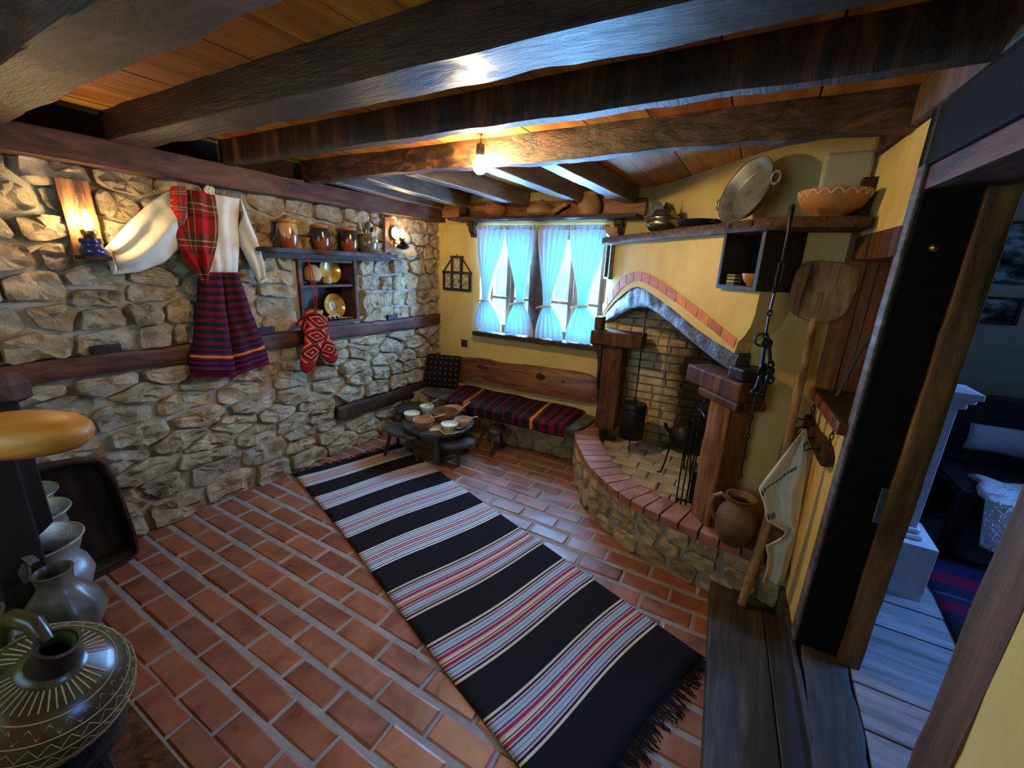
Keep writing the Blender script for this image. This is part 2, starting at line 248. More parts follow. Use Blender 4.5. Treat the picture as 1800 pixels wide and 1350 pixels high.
def curtain_mat():
    m = bpy.data.materials.new('curtain'); m.use_nodes = True; N, L = nt(m); N.clear()
    d = N.new('ShaderNodeBsdfDiffuse'); d.inputs[0].default_value = (0.58, 0.60, 0.58, 1)
    t = N.new('ShaderNodeBsdfTranslucent'); t.inputs[0].default_value = (0.10, 0.62, 0.95, 1)
    tr = N.new('ShaderNodeBsdfTransparent')
    x = N.new('ShaderNodeMixShader'); x.inputs[0].default_value = 0.065; y = N.new('ShaderNodeMixShader'); y.inputs[0].default_value = 0.0
    o = N.new('ShaderNodeOutputMaterial')
    L.new(d.outputs[0], x.inputs[1]); L.new(t.outputs[0], x.inputs[2]); L.new(x.outputs[0], y.inputs[1]); L.new(tr.outputs[0], y.inputs[2]); L.new(y.outputs[0], o.inputs[0]); return m
M['curtain'] = curtain_mat()
R_, K_ = (0.125, 0.009, 0.024), (0.013, 0.016, 0.017)
M['skirt'] = stripe_mat('skirt', [(0.0, (0.17, 0.008, 0.03)), (0.05, (0.012, 0.010, 0.03)), (0.075, (0.17, 0.008, 0.03)), (0.105, (0.010, 0.010, 0.035)), (0.13, (0.14, 0.008, 0.035)),
    (0.155, (0.012, 0.010, 0.04)), (0.175, (0.14, 0.008, 0.03)), (0.195, (0.62, 0.24, 0.015)), (0.215, (0.10, 0.008, 0.05)), (0.24, (0.012, 0.012, 0.03)), (0.265, R_)] +
    [(0.285+0.0715*i/2, (K_ if i % 2 == 0 else R_)) for i in range(20)], 1)
M['blanket'] = stripe_mat('blanket', sum([[(x, R_), (x+0.022, K_)] for x in (0.0, 0.05, 0.10)], []) + [(0.155, R_), (0.175, (0.55, 0.2, 0.02)), (0.195, R_)] + [(0.215, K_)] +
    sum([[(x, R_), (x+0.022, K_)] for x in (0.28, 0.36, 0.44, 0.52, 0.60, 0.66)], []) + [(0.73, R_), (0.745, (0.62, 0.28, 0.02)), (0.765, R_)] + sum([[(x, K_), (x+0.03, R_)] for x in (0.785, 0.86, 0.93)], []), 0)
def plaid():
    m, b = base('plaid', 0.95, 0.1); N, L = nt(m); u = uvaxis(N, L, 0); v = uvaxis(N, L, 1)
    def rr(s, rep, add): 
        r = ramp(N, [(0, (0.42, 0.012, 0.012)), (0.42, (0.10, 0.055, 0.02)), (0.62, (0.55, 0.48, 0.28)), (0.65, (0.16, 0.02, 0.02)), (0.70, (0.10, 0.07, 0.02)), (0.78, (0.6, 0.5, 0.32)), (0.8, (0.42, 0.012, 0.012)), (0.9, (0.05, 0.02, 0.02))], 'CONSTANT')
        L.new(fract(N, L, s, rep, add), r.inputs[0]); return r.outputs[0]
    L.new(mix(N, L, 0.5, rr(u, 1.7, 0.1), rr(v, 2.6, 0.3)), b.inputs['Base Color']); weave(N, L, b, 600); return m
M['plaid'] = plaid()
def diamonds(name, rep_u, rep_v, stops):
    m, b = base(name, 0.95, 0.1); N, L = nt(m); u = uvaxis(N, L, 0); v = uvaxis(N, L, 1)
    o = []
    for s, rp in ((u, rep_u), (v, rep_v)):
        f = fract(N, L, s, rp); a = N.new('ShaderNodeMath'); a.operation = 'SUBTRACT'; a.inputs[1].default_value = 0.5; L.new(f, a.inputs[0])
        ab = N.new('ShaderNodeMath'); ab.operation = 'ABSOLUTE'; L.new(a.outputs[0], ab.inputs[0]); o.append(ab.outputs[0])
    sm = N.new('ShaderNodeMath'); sm.operation = 'ADD'; L.new(o[0], sm.inputs[0]); L.new(o[1], sm.inputs[1])
    r = ramp(N, stops, 'CONSTANT'); L.new(sm.outputs[0], r.inputs[0]); L.new(r.outputs[0], b.inputs['Base Color']); weave(N, L, b, 300, 0.5); return m
RR, OO, BB = (0.36, 0.015, 0.012), (0.72, 0.17, 0.07), (0.028, 0.010, 0.008)
M['sock'] = diamonds('sock', 1, 3, [(0, OO), (0.05, RR), (0.12, BB), (0.2, RR), (0.27, OO), (0.33, BB), (0.46, RR), (0.52, BB), (0.58, OO), (0.68, RR), (0.82, BB)])
M['sock_toe'] = plain('sock_toe', (0.26, 0.012, 0.012), 0.95, spec=0.1, bs=0.3)
M['cushion'] = diamonds('cushion', 7, 6, [(0, (0.22, 0.05, 0.06)), (0.09, (0.010, 0.009, 0.014)), (0.17, (0.16, 0.13, 0.13)), (0.24, (0.012, 0.010, 0.014))])
M['room_rug'] = stripe_mat('room_rug', [(0.0, (0.02, 0.02, 0.03)), (0.16, (0.14, 0.012, 0.03)), (0.3, (0.02, 0.02, 0.05)), (0.36, (0.10, 0.09, 0.12)), (0.38, (0.02, 0.02, 0.05)), (0.52, (0.18, 0.012, 0.04)), (0.68, (0.02, 0.02, 0.06)), (0.86, (0.02, 0.02, 0.03))], 1, 2.0)

# ---------------------------------------------------------------- geometry helpers
W = {}
class B:
    """collects vertices and faces in world coordinates"""
    def __init__(s): s.v = []; s.f = []; s.uv = {}; s.mi = {}
    def add(s, verts, faces, uvs=None, mi=0):
        o = len(s.v); s.v += [Vector(p) for p in verts]
        for k, f in enumerate(faces):
            if uvs: s.uv[len(s.f)] = uvs[k]
            if mi: s.mi[len(s.f)] = mi
            s.f.append([i+o for i in f])
        return s
    def box(s, c, d, rot=None):
        c = Vector(c); h = [x/2 for x in d]
        vs = [Vector((sx*h[0], sy*h[1], sz*h[2])) for sz in (-1, 1) for sy in (-1, 1) for sx in (-1, 1)]
        if rot: vs = [rot @ v for v in vs]
        return s.add([v+c for v in vs], [(0, 2, 3, 1), (4, 5, 7, 6), (0, 1, 5, 4), (2, 6, 7, 3), (0, 4, 6, 2), (1, 3, 7, 5)])
    def bx(s, x0, x1, y0, y1, z0, z1): return s.box(((x0+x1)/2, (y0+y1)/2, (z0+z1)/2), (x1-x0, y1-y0, z1-z0))
    def lathe(s, prof, c=(0, 0, 0), seg=28, mat=None, cap=True):
        c = Vector(c); vs = []; fs = []
        for (r, z) in prof:
            for k in range(seg):
                a = 2*PI*k/seg; vs.append(Vector((r*math.cos(a), r*math.sin(a), z)))
        for i in range(len(prof)-1):
            for k in range(seg):
                a, b = i*seg+k, i*seg+(k+1) % seg
                fs.append((a, b, b+seg, a+seg))
        if cap:
            fs.append(tuple(reversed(range(seg)))); n = (len(prof)-1)*seg; fs.append(tuple(range(n, n+seg)))
        if mat: vs = [mat @ v for v in vs]
        return s.add([v+c for v in vs], fs)
    def tube(s, pts, r, seg=8, closed=False):
        pts = [Vector(p) for p in pts]; n = len(pts); vs = []; fs = []; pu = None
        for i, p in enumerate(pts):
            a = pts[(i-1) % n] if (closed or i > 0) else p; b = pts[(i+1) % n] if (closed or i < n-1) else p
            t = (b-a)
            t = t.normalized() if t.length > 1e-9 else Vector((0, 0, 1))
            if pu is None: pu = t.orthogonal().normalized()
            u = (pu - t*pu.dot(t)); u = u.normalized() if u.length > 1e-6 else t.orthogonal().normalized(); pu = u; w = t.cross(u)
            rr = r[i] if isinstance(r, (list, tuple)) else r
            for k in range(seg):
                an = 2*PI*k/seg; vs.append(p + (u*math.cos(an)+w*math.sin(an))*rr)
        for i in range(n if closed else n-1):
            for k in range(seg):
                a, b = i*seg+k, i*seg+(k+1) % seg; c, d = ((i+1) % n)*seg+(k+1) % seg, ((i+1) % n)*seg+k
                fs.append((a, b, c, d))
        if not closed: fs.append(tuple(reversed(range(seg)))); fs.append(tuple(range((n-1)*seg, n*seg)))
        return s.add(vs, fs)
    def grid(s, fn, nu, nv, closed_u=False):
        vs = [fn(i/nu, j/nv) for j in range(nv+1) for i in range(nu+1)]; fs = []; uv = []
        for j in range(nv):
            for i in range(nu):
                a = j*(nu+1)+i; fs.append((a, a+1, a+nu+2, a+nu+1))
                uv.append(((i/nu, j/nv), ((i+1)/nu, j/nv), ((i+1)/nu, (j+1)/nv), (i/nu, (j+1)/nv)))
        return s.add(vs, fs, uv)
    def prism(s, poly, fn, d0, d1):
        """poly of 2-D points, fn(u, v, d) to 3-D, closed between depths d0 and d1"""
        n = len(poly); vs = [fn(u, v, d0) for u, v in poly]+[fn(u, v, d1) for u, v in poly]
        fs = [tuple(range(n)), tuple(reversed(range(n, 2*n)))]+[(i, i+n, (i+1) % n+n, (i+1) % n) for i in range(n)]
        return s.add(vs, fs)
def mk(name, b, mat, parent=None, smooth=True, bevel=0, solid=0, sub=0, recalc=True, sharp=0.75, merge=False):
    c = Vector((0, 0, 0))
    for v in b.v: c += v
    c /= max(1, len(b.v))
    me = bpy.data.meshes.new(name); me.from_pydata([tuple(v-c) for v in b.v], [], b.f)
    mats = mat if isinstance(mat, list) else [mat]
    for m in mats: me.materials.append(m)
    if b.mi:
        for k, i in b.mi.items(): me.polygons[k].material_index = i
    if b.uv:
        ul = me.uv_layers.new(name='UVMap')
        for k, q in b.uv.items():
            for li, t in zip(me.polygons[k].loop_indices, q): ul.data[li].uv = t
    if recalc or merge:
        import bmesh
        bm = bmesh.new(); bm.from_mesh(me)
        if merge: bmesh.ops.remove_doubles(bm, verts=bm.verts, dist=1e-5)
        if recalc: bmesh.ops.recalc_face_normals(bm, faces=bm.faces)
        bm.to_mesh(me); bm.free()
    for p in me.polygons: p.use_smooth = smooth
    if smooth and sharp: me.set_sharp_from_angle(angle=sharp)
    o = bpy.data.objects.new(name, me); COL.objects.link(o)
    if parent: o.parent = parent; o.location = c - W[parent.name]
    else: o.location = c
    W[o.name] = c
    if solid: md = o.modifiers.new('thick', 'SOLIDIFY'); md.thickness = solid; md.offset = 0
    if bevel: md = o.modifiers.new('bevel', 'BEVEL'); md.width = bevel; md.segments = 2; md.limit_method = 'ANGLE'; md.angle_limit = 0.6
    if sub: md = o.modifiers.new('sub', 'SUBSURF'); md.levels = sub; md.render_levels = sub
    return o
def tag(o, label=None, cat=None, group=None, kind=None):
    if label: o['label'] = label
    if cat: o['category'] = cat
    if group: o['group'] = group
    if kind: o['kind'] = kind
    return o
def thing(name, loc, label, cat, group=None):
    e = bpy.data.objects.new(name, None); COL.objects.link(e); e.location = loc; e.empty_display_size = 0.05
    W[e.name] = Vector(loc); return tag(e, label, cat, group)
def struct(name, b, mat, **k): return tag(mk(name, b, mat, **k), kind='structure')
def nz(p, s=1.0, seed=0.0): return noise.noise(Vector((p[0]*s+seed, p[1]*s+seed*1.7, p[2]*s-seed)))
def lerp(a, b, t): return a+(b-a)*t
def interp(tab, t):
    """piecewise-linear table [(t, v...)]"""
    if t <= tab[0][0]: return tab[0][1:]
    for p, q in zip(tab, tab[1:]):
        if t <= q[0]:
            k = (t-p[0])/(q[0]-p[0]); return tuple(lerp(a, b, k) for a, b in zip(p[1:], q[1:]))
    return tab[-1][1:]
def hewn(p0, p1, w, h, amp=0.012, seed=0.0, seg=None, ns=5.0, wave=0.0, corner=0.07):
    """hand-hewn timber from p0 to p1 (axis at its centre)"""
    p0, p1 = Vector(p0), Vector(p1); ln = (p1-p0).length; d = (p1-p0)/ln
    side = Vector((0, 0, 1)).cross(d); side = side.normalized() if side.length > 0.2 else Vector((1, 0, 0)); upv = d.cross(side)
    seg = seg or max(4, int(ln/0.06)); sec = []
    c = corner
    for (a, b) in ((1, -1), (1, 1), (-1, 1), (-1, -1)):
        sec.append((a, b))
    ring = []
    n = 5
    for i in range(4):
        a, b = sec[i], sec[(i+1) % 4]
        for k in range(n):
            t = c/2+(1-c)*k/(n-1); ring.append((lerp(a[0], b[0], t), lerp(a[1], b[1], t)))
    m = len(ring); out = B(); vs = []; fs = []
    for j in range(seg+1):
        t = j/seg; cpt = p0+d*(ln*t)
        cpt = cpt + upv*(wave*noise.noise(Vector((t*ln*1.3+seed, 3.1, seed)))) + side*(wave*noise.noise(Vector((t*ln*1.1+seed, 9.1, seed))))
        for (a, b) in ring:
            p = cpt+side*(a*w/2)+upv*(b*h/2)
            k = 1+amp/(max(w, h)/2)*(nz(p, ns, seed)*1.3+nz(p, ns*3, seed)*0.5)
            vs.append(cpt+side*(a*w/2*k)+upv*(b*h/2*k))
    for j in range(seg):
        for i in range(m):
            a = j*m+i; b2 = j*m+(i+1) % m; fs.append((a, b2, b2+m, a+m))
    fs.append(tuple(reversed(range(m)))); fs.append(tuple(range(seg*m, seg*m+m)))
    return out.add(vs, fs)
def blob(poly_pts, z0, z1, fn, edge=0.006):
    """slab with rounded rim from a 2-D outline"""
    n = len(poly_pts); cx = sum(p[0] for p in poly_pts)/n; cy = sum(p[1] for p in poly_pts)/n
    def sc(k): return [(cx+(x-cx)*k, cy+(y-cy)*k) for x, y in poly_pts]
    out = B(); rings = [(sc(0.97), z0), (sc(1.0), z0+edge), (sc(1.0), z1-edge), (sc(0.97), z1)]
    vs = [fn(u, v, d) for pts, d in rings for u, v in pts]; fs = []
    for i in range(3):
        for k in range(n): fs.append((i*n+k, i*n+(k+1) % n, (i+1)*n+(k+1) % n, (i+1)*n+k))
    fs.append(tuple(reversed(range(n)))); fs.append(tuple(range(3*n, 4*n)))
    return out.add(vs, fs)
def chaikin(p, it=2, r=0.25):
    for _ in range(it):
        q = []
        for a, b in zip(p, p[1:]+p[:1]):
            q.append((lerp(a[0], b[0], r), lerp(a[1], b[1], r))); q.append((lerp(a[0], b[0], 1-r), lerp(a[1], b[1], 1-r)))
        p = q
    return p
def clip(poly, n, c):
    """keep the side n.p <= c"""
    out = []
    for a, b in zip(poly, poly[1:]+poly[:1]):
        da = n[0]*a[0]+n[1]*a[1]-c; db = n[0]*b[0]+n[1]*b[1]-c
        if da <= 0: out.append(a)
        if (da < 0 < db) or (db < 0 < da):
            t = da/(da-db); out.append((lerp(a[0], b[0], t), lerp(a[1], b[1], t)))
    return out
def rubble(u0, u1, v0, v1, rows, wmin, wmax, gap, holes=(), sq=0.6, seed=1, skip=lambda u, v: False):
    """irregular coursed rubble: cells of jittered seeds laid in rows"""
    rnd = random.Random(seed); seeds = []
    v = v0; hs = []
    while v < v1-0.03:
        h = min(rnd.uniform(*rows(v)), v1-v)
        if v1-(v+h) < 0.05: h = v1-v
        hs.append((v, h)); v += h
    for (v, h) in hs:
        u = u0-rnd.uniform(0, wmax*0.5)
        while u < u1+0.05:
            w = rnd.uniform(wmin, wmax); cu, cv = u+w/2, v+h/2
            if not any(a-0.02 < cu < b+0.02 and c-0.02 < cv < d+0.02 for a, b, c, d in holes):
                if h > 0.14 and rnd.random() < 0.25:
                    seeds.append((cu, cv-h*0.25)); seeds.append((cu+w*0.1, cv+h*0.27))
                else: seeds.append((cu+rnd.uniform(-.08, .08)*w, cv+rnd.uniform(-.10, .10)*h))
            u += w
    cells = []
    for i, s in enumerate(seeds):
        poly = [(u0*sq, v0), (u1*sq, v0), (u1*sq, v1), (u0*sq, v1)]
        for j, t in enumerate(seeds):
            if i == j or abs(t[0]-s[0]) > 1.0 or abs(t[1]-s[1]) > 0.6: continue
            dx, dy = (t[0]-s[0])*sq, t[1]-s[1]; ln = math.hypot(dx, dy)
            if ln < 1e-6: continue
            n = (dx/ln, dy/ln); mx, my = (s[0]+t[0])/2*sq, (s[1]+t[1])/2
            poly = clip(poly, n, n[0]*mx+n[1]*my-gap/2*rnd.uniform(0.6, 1.5))
            if len(poly) < 3: break
        if len(poly) < 3: continue
        poly = [(a/sq, b) for a, b in poly]
        for a, b, c, d in holes:
            us = [p[0] for p in poly]; vs = [p[1] for p in poly]
            if max(us) > a and min(us) < b and max(vs) > c and min(vs) < d:
                cu, cv = s; opts = [(a-cu, (1, 0), a), (cu-b, (-1, 0), -b), (c-cv, (0, 1), c), (cv-d, (0, -1), -d)]
                o = max(opts, key=lambda q: q[0]); poly = clip(poly, o[1], o[2]-0.008)
                if len(poly) < 3: break
        if len(poly) < 3: continue
        us = [p[0] for p in poly]; vs = [p[1] for p in poly]
        if max(us)-min(us) < 0.03 or max(vs)-min(vs) < 0.025: continue
        if skip(sum(us)/len(us), sum(vs)/len(vs)): continue
        cells.append(poly)
    return cells
def stone_geo(poly, fn, depth, seed, rough=0.012, n=22):
    p = chaikin(poly, 1, 0.09)
    # even resampling
    L = [math.dist(a, b) for a, b in zip(p, p[1:]+p[:1])]; T = sum(L); q = []; acc = 0; k = 0
    for i in range(n):
        t = T*i/n
        while acc+L[k] < t: acc += L[k]; k += 1
        f = (t-acc)/max(L[k], 1e-9); a, b = p[k], p[(k+1) % len(p)]; q.append((lerp(a[0], b[0], f), lerp(a[1], b[1], f)))
    cx = sum(a for a, b in q)/n; cy = sum(b for a, b in q)/n
    rings = [(1.0, -0.02), (1.0, depth*0.55), (0.965, depth*0.95), (0.80, depth), (0.45, depth)]
    vs = []; fs = []
    for ri, (k, d) in enumerate(rings):
        for (a, b) in q:
            u, v = cx+(a-cx)*k, cy+(b-cy)*k
            e = 0 if ri == 0 else rough*(1.2*noise.noise(Vector((u*11, v*16, seed)))+0.9*noise.noise(Vector((u*32, v*36, seed+5)))+0.45*noise.noise(Vector((u*80, v*80, seed+7))))*(0.5 if ri == 1 else 1.0)
            jit = 0.011*noise.noise(Vector((u*17, v*17, seed+9)))
            vs.append(fn(u+jit, v+jit, d+e))
    vs.append(fn(cx, cy, depth+rough*noise.noise(Vector((cx*9, cy*14, seed)))))
    m = len(rings)
    for i in range(m-1):
        for k in range(n): fs.append((i*n+k, i*n+(k+1) % n, (i+1)*n+(k+1) % n, (i+1)*n+k))
    for k in range(n): fs.append(((m-1)*n+k, (m-1)*n+(k+1) % n, m*n))
    return B().add(vs, fs)
def brick_geo(cu, cv, w, h, fn, depth, jit=0.0):
    """brick with worn, bevelled face"""
    j = lambda: random.uniform(-jit, jit)
    e = min(w, h)*0.09; vs = []; 
    for (k, d) in ((0, -0.015), (0, depth-e*0.6), (e, depth)):
        for sx, sy in ((-1, -1), (1, -1), (1, 1), (-1, 1)):
            vs.append(fn(cu+sx*(w/2-k)+(j() if k == 0 else 0), cv+sy*(h/2-k)+(j() if k == 0 else 0), d+j()*0.6))
    fs = [(8, 9, 10, 11)]
    for r in (0, 1):
        for i in range(4): fs.append((r*4+i, r*4+(i+1) % 4, r*4+4+(i+1) % 4, r*4+4+i))
    return B().add(vs, fs)

# ---------------------------------------------------------------- the room shell
D = 3.49
SQ = lambda y, z, d: Vector((d, y, z))
# left wall: mortar core with a niche, stones, timbers
NY0, NY1, NZ0, NZ1 = 1.945, 2.465, 1.09, 1.575
b = B()
b.bx(-0.30, 0.0, -0.6, NY0, 0, 2.25); b.bx(-0.30, 0.0, NY1, D+0.3, 0, 2.25)
b.bx(-0.30, 0.0, NY0, NY1, 0, NZ0); b.bx(-0.30, 0.0, NY0, NY1, NZ1, 2.25); b.bx(-0.30, -0.16, NY0, NY1, NZ0, NZ1)
wl = struct('wall_left', b, M['mortar'], smooth=False)
def rowsA(v): return (0.075, 0.17) if v > 1.0 else (0.07, 0.16)
up = rubble(0.15, D-0.005, 1.075, 1.965, rowsA, 0.11, 0.30, 0.015, [(NY0-0.03, NY1+0.03, NZ0-0.04, NZ1+0.04)], 0.62, 11)
lo = rubble(0.15, D-0.005, 0.0, 0.955, rowsA, 0.15, 0.42, 0.013, [(2.15, 3.6, 0.29, 0.405)], 0.5, 23)
for i, c in enumerate(up+lo):
    mk('stone', stone_geo(c, SQ, random.uniform(0.016, 0.055), i*1.37, 0.021), M['stone'], wl, sharp=0.42)
def wood_trim(name, b, mat): return struct(name, b, mat)
wood_trim('trim_1', hewn((0.055, -0.5, 2.022), (0.055, D-0.01, 2.022), 0.15, 0.125, 0.006, 3.0), M['plate'])
b = B(); b.bx(0.0, 0.022, -0.5, D, 2.085, 2.2); wood_trim('trim_2', b, M['dark_matte'])
wood_trim('trim_3', hewn((0.012, 0.1, 1.018), (0.012, D-0.01, 1.024), 0.085, 0.10, 0.008, 5.0, wave=0.012), M['plate'])
wood_trim('trim_4', hewn((0.012, 2.17, 0.355), (0.012, 3.2, 0.335), 0.085, 0.115, 0.012, 8.0, wave=0.02), M['dark_wood'])
# small wood blocks let into the masonry above the timber band
for (y, z) in ((0.83, 1.085), (1.66, 1.095), (2.83, 1.09)):
    b = B(); b.bx(0.0, 0.045, y-0.06, y+0.06, z-0.022, z+0.03); mk('wood_block', b, M['black_wood'], wl, smooth=False, bevel=0.004)

# back wall with the window opening
WX0, WX1, WZ0, WZ1 = 0.545, 1.80, 0.945, 1.915
b = B(); b.bx(-0.3, WX0, D, D+0.28, 0, 2.25); b.bx(WX1, 3.7, D, D+0.28, 0, 2.25); b.bx(WX0, WX1, D, D+0.28, 0, WZ0); b.bx(WX0, WX1, D, D+0.28, WZ1, 2.25)
struct('wall_back', b, M['plaster'], smooth=False)
def RX(y, off=0.0): return 3.25-(y-1.81)*0.0699+off
def rbox(b, y0, y1, z0, z1, o0, o1):
    return b.add([(RX(y, o), y, z) for z in (z0, z1) for y in (y0, y1) for o in (o0, o1)], [(0, 2, 3, 1), (4, 5, 7, 6), (0, 1, 5, 4), (2, 6, 7, 3), (0, 4, 6, 2), (1, 3, 7, 5)])
b = B(); rbox(b, 1.80, 2.36, 0.0, 1.07, 0, 0.17); rbox(b, 1.80, 2.36, 1.74, 2.075, 0, 0.17); rbox(b, -0.6, 0.812, 0, 2.1, -0.022, 0.17); rbox(b, 1.80, 2.36, 1.07, 1.75, 0.168, 0.18); rbox(b, 2.36, 3.6, 0, 2.25, -0.02, 0.17)
struct('wall_right', b, M['plaster'], smooth=False)
b = B(); b.bx(-0.3, 0.9, -0.75, -0.5, 0, 2.25); b.bx(2.3, 3.6, -0.75, -0.5, 0, 2.25); b.bx(0.9, 2.3, -0.75, -0.5, 0, 1.2); b.bx(0.9, 2.3, -0.75, -0.5, 2.1, 2.25)  # unseen opening added to let the fill lamp in
struct('wall_front', b, M['plaster'], smooth=False)

# ceiling boards
b = B(); b.bx(-0.3, 5.6, -0.8, 3.8, 2.225, 2.33); ce = struct('ceiling', b, M['gap_dark'], smooth=False)
x = -0.02
while x < 3.35:
    w = random.uniform(0.22, 0.31)
    for y0, y1 in ((-0.6, 1.03), (1.033, 2.02), (2.023, 3.49)):
        b = B(); dz = random.uniform(0, 0.003); b.bx(x, x+w-random.uniform(0.003, 0.007), y0, y1, 2.2+dz, 2.222); mk('ceiling_plank', b, M['ceil_plank'], ce, smooth=False)
    x += w

# floor: bed of mortar and tiles
b = B(); b.bx(-0.2, 3.5, -0.75, 3.5, -0.08, -0.0045); fl = struct('floor', b, M['floor_joint'], smooth=False)
OUT = [(1.75, 3.49), (1.765, 3.25), (1.84, 2.99), (1.975, 2.75), (2.12, 2.54), (2.305, 2.365), (2.49, 2.25), (2.70, 2.18), (2.93, 2.135), (3.23, 2.09)]
RUG = [(0.065, 1.72), (0.40, 2.56), (2.885, 1.645), (2.62, 0.86)]
def inpoly(p, poly):
    r = False
    for a, c in zip(poly, poly[1:]+poly[:1]):
        if (a[1] > p[1]) != (c[1] > p[1]) and p[0] < (c[0]-a[0])*(p[1]-a[1])/(c[1]-a[1])+a[0]: r = not r
    return r
HEARTH = OUT+[(3.3, 3.6)]
row = 0
for k in range(-3, 22):
    yc = 0.75+0.125*k
    if yc > 3.3 or yc < 0.37: continue
    th = 0.1045
    if yc < 0.42: yc, th = 0.404, 0.084
    off = 0.40 if (k % 2) == 1 else 0.40-0.124
    xs = off-0.248*2
    while xs < 3.3:
        x0, x1 = xs+0.005, xs+0.2425
        xs += 0.248
        x0c, x1c = max(x0, 0.015), min(x1, 3.23)
        if x1c-x0c < 0.04: continue
        pts = [(x0c, yc-0.05), (x1c, yc-0.05), (x1c, yc+0.05), (x0c, yc+0.05)]
        if all(inpoly(p, RUG) for p in pts) or all(inpoly(p, HEARTH) for p in pts): continue
        if all(p[0] > 2.96 and p[1] < 2.2 for p in pts) or (yc > 3.27 and x1c < 1.8): continue
        mk('floor_tile', brick_geo((x0c+x1c)/2, yc, x1c-x0c, th, lambda u, v, d: Vector((u, v, d)), random.uniform(-0.002, 0.0015), 0.003), M['tile'], fl, smooth=False)
b = B(); b.bx(0.3, 2.3, -0.45, 0.352, -0.006, 0.004); mk('floor_board', b, M['brown_wood'], fl, smooth=False)

# ---------------------------------------------------------------- beams
def beam(lbl, *a, mat='beam_dark', **k):
    return tag(mk('ceiling_beam', hewn(*a, **k), M[mat], sharp=0.5), lbl, 'beam', kind='thing')
beam('weathered dark ceiling beam crossing the top left corner of the view', (0.05, 0.555, 2.13), (3.36, 0.50, 2.13), 0.17, 0.15, amp=0.007, seed=1.0, wave=0.010, ns=5, corner=0.05)
beam('massive hewn dark ceiling beam with gnarled glossy underside, widest of all', (0.10, 1.045, 2.15), (3.31, 1.03, 2.15), 0.155, 0.15, amp=0.006, seed=2.3, wave=0.004, ns=6, corner=0.05)
beam('narrow dark ceiling beam with vertical soot streaks, directly before the bulb', (0.11, 1.50, 2.142), (3.29, 1.455, 2.142), 0.055, 0.128, mat='beam_streak', amp=0.006, seed=3.1, wave=0.004)
beam('orange brown rough ceiling beam right behind the hanging bulb', (0.11, 2.02, 2.142), (3.29, 1.995, 2.142), 0.075, 0.13, mat='beam_orange', amp=0.010, seed=4.4, wave=0.008)
tag(mk('ceiling_beam', hewn((0.0, 3.46, 2.062), (2.05, 3.46, 2.062), 0.055, 0.118, 0.004, 6.0), M['back_beam']), 'orange squared wall beam above the window shelf', 'beam', kind='thing')
for i, (x0, x1, w) in enumerate(((0.25, 0.10, 0.09), (0.59, 0.40, 0.085), (1.00, 1.02, 0.085), (1.53, 1.55, 0.095), (1.87, 1.93, 0.10))):
    beam(['first pale joist over the window, nearest the stone wall', 'second joist from the stone wall over the window', 'third of five joists over the window, above the reddish pot',
          'fourth joist from the stone wall, beside the bulb above the teapot', 'fifth joist over the window, nearest the fireplace hood'][i],
         (x0, 2.055, 2.138), (x1, 3.43, 2.138), w, 0.115, mat='joist', amp=0.004, seed=10+i)
wood_trim('trim_5', hewn((3.385, 0.2, 2.14), (3.262, 2.33, 2.14), 0.13, 0.12, 0.003, 12.0), M['near_jamb'])

# ---------------------------------------------------------------- window
wn = tag(thing('window_1', (1.17, D, WZ0), None, None), kind='structure')
b = B()
for x0, x1 in ((WX0, WX0+0.05), (1.075, 1.235), (WX1-0.05, WX1)): b.bx(x0, x1, D+0.07, D+0.16, WZ0, WZ1)
b.bx(WX0, WX1, D+0.07, D+0.16, WZ1-0.05, WZ1); b.bx(WX0, WX1, D+0.07, D+0.16, WZ0, WZ0+0.045)
mk('window_frame', b, M['brown_wood'], wn, smooth=False)
b = B(); b.bx(1.08, 1.23, D+0.0, D+0.068, WZ0+0.04, WZ1-0.02); mk('mullion_board', b, M['dark_wood'], wn, smooth=False)
for x0, x1 in ((0.595, 0.832), (0.838, 1.075), (1.235, 1.472), (1.478, 1.75)):
    b = B(); y0, y1 = D+0.085, D+0.13; z0, z1 = WZ0+0.045, WZ1-0.05; t = 0.042
    b.bx(x0, x0+t, y0, y1, z0, z1); b.bx(x1-t, x1, y0, y1, z0, z1); b.bx(x0, x1, y0, y1, z0, z0+t); b.bx(x0, x1, y0, y1, z1-t, z1); b.bx(x0, x1, y0+.008, y1-.008, 1.275, 1.30)
    sh = mk('sash', b, M['brown_wood'], wn, smooth=False)
    for a, c in ((z0+t, 1.275), (1.30, z1-t)):
        b = B(); b.bx(x0+t, x1-t, D+0.105, D+0.109, a, c); mk('pane', b, M['glass'], sh, smooth=False)
b = hewn((0.535, D-0.02, 0.938), (1.86, D-0.02, 0.950), 0.18, 0.042, 0.006, 31.0, ns=7); mk('window_sill', b, M['dark_wood'], wn)
b = B(); b.bx(-3, 6, 7.0, 7.2, -1, 1.9); struct('wall_outside', b, M['outside_wall'], smooth=False)
b = B(); b.bx(-3, 6, D+0.3, 7.0, -0.6, -0.5); struct('ground_outside', b, M['outside_wall'], smooth=False)

